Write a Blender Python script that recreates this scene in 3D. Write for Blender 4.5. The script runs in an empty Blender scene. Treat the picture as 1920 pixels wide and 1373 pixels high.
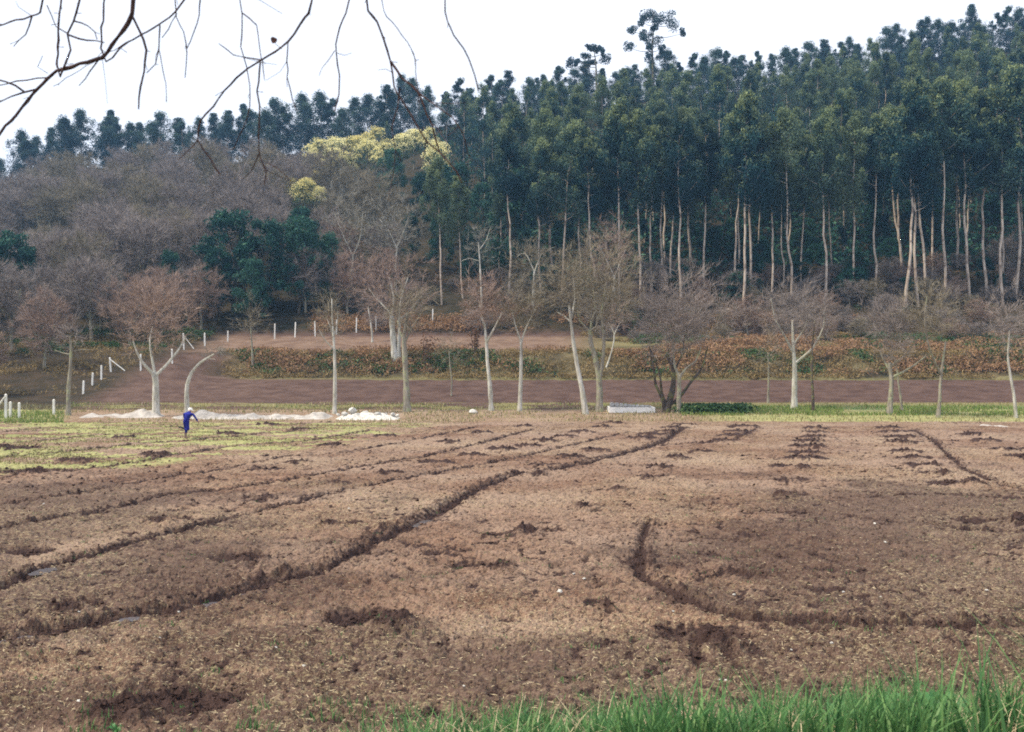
import bpy, math
import numpy as np
from math import radians

# ------------------------------------------------------------------ camera, light, exposure
sc = bpy.context.scene
COL = sc.collection
F, CX, HY, CAMZ = 1867.0, 960.0, 705.0, 4.0        # focal length in photo pixels, centre column, horizon row, eye height (m)

cam_data = bpy.data.cameras.new('camera')
cam = bpy.data.objects.new('camera', cam_data)
COL.objects.link(cam)
cam.location = (0, 0, CAMZ)
cam.rotation_euler = (radians(90), 0, 0)
cam_data.sensor_width = 36.0
cam_data.lens = F * 36.0 / 1920.0
cam_data.shift_y = (HY - 686.5) / 1920.0
cam_data.clip_start = 0.1
cam_data.clip_end = 4000
cam_data.dof.use_dof = True
cam_data.dof.focus_distance = 75
cam_data.dof.aperture_fstop = 5.0
sc.camera = cam

SUN_DIR = np.array([-0.52, -0.14, 0.84]); SUN_DIR /= np.linalg.norm(SUN_DIR)   # towards the sun
world = bpy.data.worlds.new('World'); sc.world = world; world.use_nodes = True
wn = world.node_tree; wn.nodes.clear()
sky = wn.nodes.new('ShaderNodeTexSky'); sky.sky_type = 'NISHITA'; sky.sun_disc = False
sky.sun_elevation = math.asin(SUN_DIR[2]); sky.sun_rotation = math.atan2(SUN_DIR[0], SUN_DIR[1])
sky.dust_density = 3.0
veil = wn.nodes.new('ShaderNodeMix'); veil.data_type = 'RGBA'; veil.inputs[0].default_value = 0.88
veil.inputs[7].default_value = (13.6, 14.2, 15.8, 1)                                # even bright cloud cover over the sky
bg = wn.nodes.new('ShaderNodeBackground'); bg.inputs[1].default_value = 0.062
wo = wn.nodes.new('ShaderNodeOutputWorld')
wn.links.new(sky.outputs[0], veil.inputs[6]); wn.links.new(veil.outputs[2], bg.inputs[0]); wn.links.new(bg.outputs[0], wo.inputs[0])

sd = bpy.data.lights.new('sun', 'SUN'); sd.energy = 3.6; sd.angle = radians(5); sd.color = (1.0, 0.88, 0.68)
sun = bpy.data.objects.new('sun', sd); COL.objects.link(sun)
import mathutils
sun.rotation_euler = mathutils.Vector(SUN_DIR).to_track_quat('Z', 'Y').to_euler()

sc.view_settings.view_transform = 'Standard'; sc.view_settings.look = 'None'
sc.view_settings.gamma = 1.0; sc.view_settings.use_curve_mapping = False
sc.view_settings.exposure = 0.62
sc.render.engine = 'CYCLES'
sc.cycles.use_denoising = False
sc.cycles.filter_width = 1.8
sc.cycles.max_bounces = 5; sc.cycles.diffuse_bounces = 3; sc.cycles.glossy_bounces = 2
sc.cycles.transmission_bounces = 3; sc.cycles.transparent_max_bounces = 4; sc.cycles.volume_bounces = 0

RNG = np.random.default_rng(7)

# ------------------------------------------------------------------ helpers: noise, meshes, tags
def _hash(ix, iy, seed):
    h = (ix.astype(np.int64) * 374761393 + iy.astype(np.int64) * 668265263 + seed * 1442695041) & 0xffffffff
    h = ((h ^ (h >> 13)) * 1274126177) & 0xffffffff
    return ((h ^ (h >> 16)) & 0xffff) / 65535.0

def vnoise(x, y, seed=0):
    ix = np.floor(x); iy = np.floor(y); fx = x - ix; fy = y - iy
    fx = fx * fx * (3 - 2 * fx); fy = fy * fy * (3 - 2 * fy)
    a = _hash(ix, iy, seed); b = _hash(ix + 1, iy, seed); c = _hash(ix, iy + 1, seed); d = _hash(ix + 1, iy + 1, seed)
    return (a + (b - a) * fx) * (1 - fy) + (c + (d - c) * fx) * fy

def fbm(x, y, seed=0, octv=3):
    s = 0; a = 0.5; t = 0
    for o in range(octv):
        s = s + a * vnoise(x, y, seed + o * 17); t += a; a *= 0.5; x = x * 2.03 + 3.1; y = y * 2.03 + 1.7
    return s / t

def sstep(a, b, x):
    t = np.clip((x - a) / (b - a), 0, 1); return t * t * (3 - 2 * t)

def make_mesh(name, verts, quads=None, tris=None, mats=(), attrs=None, smooth=False, midx=None):
    me = bpy.data.meshes.new(name)
    verts = np.asarray(verts, np.float32)
    q = np.zeros((0, 4), np.int32) if quads is None else np.asarray(quads, np.int32).reshape(-1, 4)
    t = np.zeros((0, 3), np.int32) if tris is None else np.asarray(tris, np.int32).reshape(-1, 3)
    me.vertices.add(len(verts)); me.vertices.foreach_set('co', verts.ravel())
    me.loops.add(q.size + t.size); me.loops.foreach_set('vertex_index', np.concatenate([q.ravel(), t.ravel()]))
    n = len(q) + len(t); me.polygons.add(n)
    st = np.concatenate([np.arange(len(q)) * 4, q.size + np.arange(len(t)) * 3]).astype(np.int32)
    me.polygons.foreach_set('loop_start', st)
    if midx is not None: me.polygons.foreach_set('material_index', np.asarray(midx, np.int32))
    me.polygons.foreach_set('use_smooth', np.full(n, smooth))
    me.update(calc_edges=True)
    for k, v in (attrs or {}).items():
        at = me.attributes.new(k, 'FLOAT', 'POINT'); at.data.foreach_set('value', np.asarray(v, np.float32))
    for m in mats: me.materials.append(m)
    return me

def link(name, me, parent=None):
    o = bpy.data.objects.new(name, me); COL.objects.link(o)
    if parent is not None: o.parent = parent
    return o

def tag(o, label=None, cat=None, group=None, kind=None):
    if label: o['label'] = label
    if cat: o['category'] = cat
    if group: o['group'] = group
    if kind: o['kind'] = kind
    return o

def thing(name, label, cat, loc=(0, 0, 0), rz=0, group=None):
    o = link(name, None); o.location = loc; o.rotation_euler = (0, 0, rz); o.empty_display_size = 0.3
    return tag(o, label, cat, group)

class Buf:
    """collects quads/triangles with a per-vertex tone"""
    def __init__(s): s.v = []; s.q = []; s.t = []; s.tone = []; s.n = 0
    def add(s, v, q=None, t=None, tone=None):
        v = np.asarray(v, float).reshape(-1, 3)
        if q is not None: s.q.append(np.asarray(q, int).reshape(-1, 4) + s.n)
        if t is not None: s.t.append(np.asarray(t, int).reshape(-1, 3) + s.n)
        s.v.append(v); s.tone.append(np.full(len(v), 0.5) if tone is None else np.broadcast_to(tone, (len(v),)))
        s.n += len(v)
    def tube(s, p, r, k=6, tone=0.5):
        p = np.asarray(p, float); r = np.broadcast_to(np.asarray(r, float), (len(p),))
        d = np.gradient(p, axis=0); d /= np.linalg.norm(d, axis=1, keepdims=True) + 1e-9
        ref = np.array([0.31, 0.95, 0.05]); ref = ref if abs(d[0] @ ref) < .9 else np.array([1., 0, .2])
        a = np.cross(d, ref); a /= np.linalg.norm(a, axis=1, keepdims=True) + 1e-9; b = np.cross(d, a)
        th = np.arange(k) * 2 * math.pi / k
        ring = p[:, None] + r[:, None, None] * (np.cos(th)[None, :, None] * a[:, None] + np.sin(th)[None, :, None] * b[:, None])
        n = len(p); i = np.arange(n - 1)[:, None] * k; j = np.arange(k)[None]; j2 = (j + 1) % k
        q = np.stack([i + j, i + j2, i + k + j2, i + k + j], -1).reshape(-1, 4)
        s.add(ring.reshape(-1, 3), q=q, tone=tone)
    def box(s, c, h, rz=0, tilt=None):
        v = np.array([[x, y, z] for x in (-1, 1) for y in (-1, 1) for z in (-1, 1)], float) * np.asarray(h)
        if tilt is not None: v = v + tilt * 0
        cr, sr = math.cos(rz), math.sin(rz)
        v = np.stack([v[:, 0] * cr - v[:, 1] * sr, v[:, 0] * sr + v[:, 1] * cr, v[:, 2]], 1) + np.asarray(c)
        s.add(v, q=[[0, 1, 3, 2], [4, 6, 7, 5], [0, 4, 5, 1], [2, 3, 7, 6], [0, 2, 6, 4], [1, 5, 7, 3]])
    def mesh(s, name, mats, smooth=False):
        if not s.v: s.add(np.zeros((3, 3)), t=[[0, 1, 2]])
        return make_mesh(name, np.concatenate(s.v), np.concatenate(s.q) if s.q else None, np.concatenate(s.t) if s.t else None,
                         mats, {'tone': np.concatenate(s.tone)}, smooth)

def unit(v): return v / (np.linalg.norm(v, axis=-1, keepdims=True) + 1e-9)

def spline(pts, step):
    """smooth resampling of a control polyline (Catmull-Rom)"""
    p = np.asarray(pts, float)
    if len(p) < 3:
        n = max(2, int(np.linalg.norm(p[-1] - p[0]) / step) + 1)
        return p[0] + (p[-1] - p[0]) * np.linspace(0, 1, n)[:, None]
    e = np.vstack([2 * p[0] - p[1], p, 2 * p[-1] - p[-2]]); out = []
    for i in range(len(p) - 1):
        a, b, c, d = e[i:i + 4]; n = max(1, int(np.linalg.norm(c - b) / step))
        t = (np.arange(n) / n)[:, None]
        out.append(.5 * (2 * b + (c - a) * t + (2 * a - 5 * b + 4 * c - d) * t ** 2 + (3 * b - a - 3 * c + d) * t ** 3))
    return np.vstack(out + [p[-1:]])

# ------------------------------------------------------------------ materials
class NT:
    def __init__(s, name):
        s.m = bpy.data.materials.new(name); s.m.use_nodes = True; s.t = s.m.node_tree; s.t.nodes.clear()
        s.out = s.n('ShaderNodeOutputMaterial'); s.tc = s.n('ShaderNodeTexCoord').outputs['Object']
    def n(s, k): return s.t.nodes.new(k)
    def set(s, sock, v):
        if isinstance(v, bpy.types.NodeSocket): s.t.links.new(v, sock)
        elif sock.type == 'RGBA' and not isinstance(v, (int, float)): sock.default_value = (*v[:3], 1)
        else: sock.default_value = v
    def noise(s, scale, detail=3, rough=.6, vec=None):
        a = s.n('ShaderNodeTexNoise'); s.set(a.inputs['Vector'], vec or s.tc)
        a.inputs['Scale'].default_value = scale; a.inputs['Detail'].default_value = detail; a.inputs['Roughness'].default_value = rough
        return a.outputs[0]
    def scaled(s, v):
        a = s.n('ShaderNodeMapping'); s.set(a.inputs[0], s.tc); a.inputs['Scale'].default_value = v; return a.outputs[0]
    def step(s, x, a, b):
        r = s.n('ShaderNodeMapRange'); r.interpolation_type = 'SMOOTHSTEP'; s.set(r.inputs[0], x)
        r.inputs[1].default_value = a; r.inputs[2].default_value = b; return r.outputs[0]
    def mix(s, f, a, b):
        m = s.n('ShaderNodeMix'); m.data_type = 'RGBA'; s.set(m.inputs[0], f); s.set(m.inputs[6], a); s.set(m.inputs[7], b); return m.outputs[2]
    def math(s, op, a, b=0.0):
        m = s.n('ShaderNodeMath'); m.operation = op; s.set(m.inputs[0], a); s.set(m.inputs[1], b); return m.outputs[0]
    def attr(s, name):
        a = s.n('ShaderNodeAttribute'); a.attribute_name = name; return a.outputs['Fac']
    def rand(s): return s.n('ShaderNodeObjectInfo').outputs['Random']
    def bump(s, h, st, dist=.02):
        b = s.n('ShaderNodeBump'); s.set(b.inputs['Height'], h); b.inputs['Strength'].default_value = st; b.inputs['Distance'].default_value = dist; return b.outputs[0]
    def bsdf(s, col, rough=.8, normal=None, transl=0, spec=.3):
        p = s.n('ShaderNodeBsdfPrincipled'); s.set(p.inputs['Base Color'], col); s.set(p.inputs['Roughness'], rough)
        p.inputs['Specular IOR Level'].default_value = spec
        if normal is not None: s.set(p.inputs['Normal'], normal)
        o = p.outputs[0]
        if transl:
            t = s.n('ShaderNodeBsdfTranslucent'); s.set(t.inputs[0], col)
            x = s.n('ShaderNodeMixShader'); x.inputs[0].default_value = transl
            s.t.links.new(o, x.inputs[1]); s.t.links.new(t.outputs[0], x.inputs[2]); o = x.outputs[0]
        s.t.links.new(o, s.out.inputs[0]); return s.m

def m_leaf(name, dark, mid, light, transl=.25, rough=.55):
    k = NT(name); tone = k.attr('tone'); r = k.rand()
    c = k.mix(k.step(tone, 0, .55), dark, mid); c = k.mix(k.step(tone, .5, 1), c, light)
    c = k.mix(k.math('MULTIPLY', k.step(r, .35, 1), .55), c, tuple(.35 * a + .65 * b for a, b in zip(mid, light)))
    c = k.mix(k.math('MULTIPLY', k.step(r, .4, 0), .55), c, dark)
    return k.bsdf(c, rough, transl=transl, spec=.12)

def m_twig(name, a, b):
    k = NT(name); c = k.mix(k.attr('tone'), a, b); c = k.mix(k.math('MULTIPLY', k.rand(), .5), c, tuple(.5 * (x + y) * .75 for x, y in zip(a, b)))
    return k.bsdf(c, .9, spec=.1)

def m_bark(name, a, b, lichen=None, sc_=6):
    k = NT(name); n = k.noise(1, 5, .65, k.scaled((sc_ * 1.6, sc_ * 1.6, sc_ * .35)))
    c = k.mix(k.step(n, .35, .65), a, b)
    if lichen: c = k.mix(k.step(k.noise(sc_ * .55, 4), .5, .62), c, lichen)
    return k.bsdf(c, .9, k.bump(n, .5, .03), spec=.15)

def m_plain(name, a, b, scale=20, rough=.8, bump=.3, spec=.3):
    k = NT(name); n = k.noise(scale, 5); return k.bsdf(k.mix(k.step(n, .3, .7), a, b), rough, k.bump(n, bump, .02), spec=spec)

def m_field():
    k = NT('field_soil')
    big = k.noise(.12, 3); med = k.noise(1.1, 4); fine = k.noise(9, 5, .7); grit = k.noise(45, 3, .7)
    dry = k.mix(k.step(med, .35, .65), (.124, .064, .044), (.228, .138, .098))
    dry = k.mix(k.step(big, .38, .62), dry, (.275, .190, .145))
    dry = k.mix(k.math('MULTIPLY', k.step(fine, .48, .68), .85), dry, (.050, .029, .023))
    crumb = k.noise(21, 6, .78)
    dry = k.mix(k.math('MULTIPLY', k.step(crumb, .50, .64), .8), dry, (.038, .022, .019))
    dry = k.mix(k.math('MULTIPLY', k.attr('damp'), .75), dry, k.mix(k.step(med, .3, .7), (.044, .026, .023), (.078, .047, .039)))
    st = k.math('MULTIPLY', k.step(grit, .52, .66), k.math('MULTIPLY', k.attr('straw'), k.math('SUBTRACT', 1.0, k.math('MULTIPLY', k.attr('damp'), .6))))
    fib = k.noise(1, 4, .7, k.scaled((7, 22, 10)))
    dry = k.mix(k.math('MULTIPLY', k.math('MULTIPLY', k.step(fib, .50, .66), k.attr('straw')), .70), dry, (.320, .258, .155))
    c = k.mix(k.math('MULTIPLY', st, .85), dry, (.48, .40, .26))
    gr = k.math('MULTIPLY', k.step(k.math('ADD', k.math('MULTIPLY', fine, .6), k.math('MULTIPLY', k.attr('green'), .75)), .62, .92), .9)
    c = k.mix(gr, c, k.mix(k.step(med, .3, .7), (.34, .325, .15), (.21, .235, .085)))
    mo = k.step(k.math('ADD', k.attr('moist'), k.math('MULTIPLY', k.math('SUBTRACT', fine, .5), .9)), .22, .62)
    c = k.mix(mo, c, k.mix(k.step(grit, .4, .6), (.030, .018, .017), (.066, .039, .033)))
    h = k.math('ADD', fine, k.math('MULTIPLY', grit, .5))
    return k.bsdf(c, .92, k.bump(h, .8, .04), spec=.15)

def m_terrain():
    k = NT('hill_ground')
    med = k.noise(.5, 4); fine = k.noise(5, 4, .7)
    soil = k.mix(k.step(med, .3, .7), (.068, .041, .035), (.118, .075, .062)); soil = k.mix(k.math('MULTIPLY', k.step(fine, .5, .75), .6), soil, (.040, .024, .021))
    terr = k.mix(k.step(med, .3, .7), (.130, .083, .062), (.205, .140, .104))
    soil = k.mix(k.attr('pale'), soil, terr)
    gr = k.mix(k.step(fine, .3, .7), (.25, .21, .105), (.135, .13, .052)); gr = k.mix(k.attr('lush'), gr, (.10, .19, .055))
    lit = k.mix(k.step(med, .3, .7), (.022, .022, .014), (.050, .036, .022)); lit = k.mix(k.math('MULTIPLY', k.step(fine, .55, .7), .7), lit, (.06, .07, .03))
    c = k.mix(k.attr('grass'), soil, gr); c = k.mix(k.attr('litter'), c, lit)
    return k.bsdf(c, .95, k.bump(fine, .9, .15), spec=.1)

M = {}
M['field'] = m_field(); M['terrain'] = m_terrain()
M['bankgrass'] = m_plain('bank_turf', (.05, .08, .022), (.10, .10, .045), 4)
M['grass'] = m_leaf('grass_blade', (.020, .080, .034), (.050, .160, .055), (.18, .31, .11), .35, .4)
M['drygrass'] = m_leaf('dry_grass', (.17, .165, .065), (.33, .29, .14), (.48, .42, .25), .2, .8)
M['greengrass'] = m_leaf('margin_grass', (.06, .13, .03), (.12, .21, .05), (.26, .30, .10), .2, .8)
M['straw'] = m_leaf('straw', (.25, .19, .11), (.40, .32, .20), (.55, .47, .32), .1, .8)
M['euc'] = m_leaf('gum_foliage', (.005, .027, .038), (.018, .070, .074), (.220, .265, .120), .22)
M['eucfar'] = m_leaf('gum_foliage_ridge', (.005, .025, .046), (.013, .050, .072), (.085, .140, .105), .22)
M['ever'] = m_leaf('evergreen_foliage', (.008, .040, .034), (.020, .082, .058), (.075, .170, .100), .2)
M['mimleaf'] = m_leaf('wattle_foliage', (.035, .075, .045), (.075, .125, .070), (.16, .20, .10), .2)
M['mimflower'] = m_leaf('wattle_blossom', (.64, .55, .20), (.86, .79, .38), (.92, .89, .58), .3)
M['bracken'] = m_leaf('dead_bracken', (.11, .055, .034), (.235, .125, .072), (.37, .25, .145), .2, .9)
M['litter'] = m_leaf('dead_fern', (.035, .026, .018), (.075, .050, .032), (.15, .095, .055), .2, .9)
M['bramble'] = m_leaf('bramble', (.020, .050, .020), (.050, .105, .040), (.12, .17, .07), .2)
M['rough'] = m_leaf('rough_herb', (.11, .085, .036), (.24, .17, .080), (.38, .29, .15), .2, .9)
M['tw_red'] = m_twig('twig_reddish', (.19, .130, .105), (.40, .295, .240))
M['tw_grey'] = m_twig('twig_grey', (.165, .140, .132), (.345, .292, .262))
M['tw_olive'] = m_twig('twig_olive', (.155, .13, .095), (.31, .27, .195))
M['tw_pale'] = m_twig('twig_pale', (.17, .16, .14), (.32, .30, .25))
M['bk_pale'] = m_bark('bark_pale', (.30, .28, .23), (.60, .58, .52), (.43, .42, .34), 2.2)
M['bk_grey'] = m_bark('bark_grey', (.17, .15, .12), (.33, .30, .24), (.30, .31, .19), 3)
M['bk_dark'] = m_bark('bark_dark', (.055, .042, .035), (.12, .095, .075), (.16, .16, .07), 3)
M['bk_euc'] = m_bark('bark_gum', (.32, .25, .20), (.54, .46, .38), (.20, .15, .12), 1.2)
M['bk_twig'] = m_bark('bark_overhang', (.050, .026, .026), (.105, .058, .055), None, 40)
M['post'] = m_plain('concrete_post', (.62, .60, .55), (.80, .79, .75), 9, .85)
M['sand'] = m_plain('pale_sand', (.27, .25, .23), (.46, .43, .40), 1.4, .95, .8)
M['white'] = m_plain('white_render', (.70, .68, .63), (.84, .83, .80), 3, .85, .3)
M['block'] = m_plain('grey_block', (.15, .155, .165), (.42, .42, .42), 4, .9, .6)
M['stone'] = m_plain('pale_stone', (.34, .33, .30), (.64, .62, .58), 7, .85, .5)
M['blue'] = m_plain('blue_cloth', (.006, .009, .15), (.011, .016, .25), 14, .85, .3)
M['boot'] = m_plain('dark_boot', (.012, .013, .014), (.03, .028, .026), 20, .6)
M['muddy'] = m_plain('muddy_boot', (.16, .10, .085), (.30, .20, .17), 18, .9)
M['skin'] = m_plain('skin', (.42, .25, .18), (.52, .33, .25), 25, .6, .05)
M['cap'] = m_plain('white_cap', (.74, .72, .66), (.84, .82, .77), 30, .85, .2)
M['deadleaf'] = m_plain('dead_leaf', (.06, .022, .02), (.12, .045, .03), 60, .8)
k = NT('ditch_water'); M['water'] = k.bsdf((.10, .09, .10), .08, k.bump(k.noise(9, 2), .08, .02), spec=.6)

# ------------------------------------------------------------------ terrain shape
SKY = np.array([[-300, 330], [0, 300], [60, 262], [165, 232], [300, 240], [500, 214], [640, 203], [760, 172], [900, 146], [1050, 122], [1200, 110],
                [1350, 98], [1500, 84], [1600, 62], [1750, 28], [1900, 14], [2300, -40]], float)
RIDGE = 315.0
PM = np.array([[11, 0], [20, 0], [82, .25], [86, .55], [90, .75], [97, 1.2], [99, 1.3], [122, 3.6], [124.5, 3.9], [129.5, 6.7], [131, 6.9], [150, 10.2]], float)
PL = np.array([[11, 0], [20, 0], [82, .25], [86, .55], [90, .75], [97, 1.2], [99, 1.3], [112, 2.9], [130, 7.2], [150, 10.2]], float)

def bank_off(x): return 5.5 * (fbm(np.asarray(x, float) * .055, np.asarray(x, float) * 0, 44, 3) - .5)

def Hbase(x, y):
    x = np.asarray(x, float); y = np.asarray(y, float)
    u = x / np.maximum(y, 1.0); px = u * F + CX
    w = sstep(-.37, -.28, u)
    y_ = y; y = y + bank_off(x) * sstep(104, 120, y) * (1 - sstep(134, 147, y))
    z = np.interp(y, PL[:, 0], PL[:, 1]) * (1 - w) + np.interp(y, PM[:, 0], PM[:, 1]) * w
    y = y_
    zr = CAMZ + (HY - np.interp(px, SKY[:, 0], SKY[:, 1])) / F * RIDGE - 13.5
    t = (y - 150) / (RIDGE - 150)
    hill = 10.2 + (zr - 10.2) * np.clip(t, 0, 1) - np.maximum(y - RIDGE, 0) * .10
    hill = hill + (fbm(x * .03, y * .03, 5) - .5) * 5 * sstep(152, 185, y)
    z = np.where(y > 150, hill, z)
    nb = np.interp(y, [-60, 1.5, 5, 7, 9, 11], [2.4, 2.4, 1.65, 1.12, .42, 0.0])
    nb = nb + np.interp(y, [2, 6.5, 8, 10.5], [0, .36, .26, 0]) * sstep(-3.0, .8, x)
    return np.where(y < 11, nb, z)

def G(px, py, y0=9.5, y1=420):
    """photo pixel -> point where its ray first meets the ground"""
    u = (px - CX) / F; s = (HY - py) / F
    y = np.arange(y0, y1, .1); d = CAMZ + s * y - Hbase(u * y, y)
    i = np.argmax(d <= 0) if (d <= 0).any() else len(y) - 1
    return np.array([u * y[i], y[i], float(Hbase(u * y[i], y[i]))])

def at(px, py, y): return np.array([(px - CX) / F * y, y, CAMZ + (HY - py) / F * y])
def onground(x, y, dz=0): return np.array([x, y, float(Hbase(x, y)) + dz])

# trenches dug along the planting rows (polyline in photo pixels, half width m, depth m) and planting pits (pixel, radius m)
TR = [
 ([(0, 1200), (150, 1170), (370, 1130), (500, 1090), (600, 1070), (700, 1015), (800, 970), (880, 925), (950, 895), (1045, 880), (1150, 855), (1240, 830), (1285, 800)], .55, .24),
 ([(-60, 1120), (5, 1100), (95, 1060), (240, 1020), (320, 1000), (390, 980), (500, 955), (675, 912), (800, 890), (950, 862), (1180, 810)], .34, .16),
 ([(-40, 998), (90, 972), (165, 962), (310, 930), (440, 915), (575, 892), (690, 872), (800, 855), (925, 825), (1000, 805)], .36, .16),
 ([(-40, 952), (135, 925), (280, 900), (410, 880), (540, 855), (635, 850), (750, 830), (900, 800)], .30, .13),
 ([(-30, 898), (140, 882), (225, 870), (320, 855), (440, 835), (575, 827), (690, 808)], .55, .12),
 ([(-30, 860), (140, 845), (250, 832), (340, 827), (450, 817), (600, 803)], .62, .12),
 ([(-30, 832), (60, 828), (150, 818), (260, 812)], .5, .1),
 ([(-20, 812), (40, 806), (85, 802)], .6, .1),
 ([(120, 798), (250, 800), (400, 799), (520, 797), (620, 791)], .5, .1),
 ([(1240, 835), (1300, 831), (1375, 827), (1420, 802)], .4, .12),
 ([(1215, 975), (1200, 1030), (1200, 1075), (1240, 1100), (1300, 1130), (1350, 1145), (1410, 1155), (1510, 1162), (1610, 1170), (1960, 1174)], .36, .20),
 ([(1710, 805), (1750, 825), (1780, 855), (1810, 880), (1860, 902), (1940, 925)], .40, .14),
 ([(1310, 1085), (1365, 1072), (1445, 1082)], .22, .12),
 ([(1400, 962), (1450, 958), (1510, 962)], .26, .12),
 ([(1590, 968), (1650, 976), (1790, 990), (1930, 996)], .34, .10),
 ([(1640, 930), (1760, 925), (1930, 935)], .40, .10),
]
PITS = [(335, 1300, .95), (690, 1150, .9), (895, 1055, .62), (455, 1040, .62), (1015, 990, .64), (1105, 948, .52), (1160, 916, .5), (1220, 895, .45), (1240, 876, .45), (1270, 860, .45),
 (1315, 847, .45), (650, 978, .5), (490, 930, .55), (318, 970, .55), (630, 905, .5), (735, 887, .5), (820, 868, .55), (885, 856, .5), (940, 845, .5), (990, 837, .55), (1020, 828, .6), (1060, 819, .6),
 (1095, 811, .6), (1125, 802, .6), (1150, 794, .6), (1320, 1182, .85), (1480, 925, .7), (1478, 900, .68), (1492, 877, .78), (1510, 861, .7), (1512, 850, .65), (1515, 839, .65), (1518, 829, .65),
 (1525, 820, .6), (1530, 812, .6), (1528, 804, .6), (1670, 803, .75), (1680, 811, .75), (1687, 821, .75), (1695, 831, .7), (1700, 849, .6), (1715, 861, .6), (1730, 873, .6), (1750, 887, .65),
 (1780, 904, .8), (1820, 815, .6), (1850, 828, .6), (1890, 845, .6), (1910, 858, .6), (1840, 971, .8), (1395, 801, .8), (1385, 810, .7), (1375, 819, .7), (1355, 828, .6), (1280, 797, .7),
 (1265, 803, .7), (1250, 811, .7), (1220, 816, .6), (1205, 823, .6), (1115, 846, .5), (1070, 858, .5), (1020, 873, .5), (985, 889, .6), (40, 1030, .8), (60, 885, 1.0), (400, 900, .5), (500, 881, .5),
 (620, 837, .6), (560, 868, .45), (290, 855, .5), (140, 865, .6), (1410, 1002, .42), (150, 1130, .6), (930, 1000, .3), (1270, 1060, .3), (1120, 1128, .3), (430, 815, .6), (230, 822, .6), (720, 818, .5),
 (840, 830, .5), (900, 812, .55), (980, 800, .5), (500, 797, .6), (30, 842, .8), (560, 806, .6)]
TRW = [(np.array([G(*p)[:2] for p in pl]), w, d) for pl, w, d in TR]
PITW = [(*G(a, b)[:2], r * (1.02 if b > 1100 else 1.25 if b > 880 else 1.05)) for a, b, r in PITS]
prng = np.random.default_rng(3)

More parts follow.
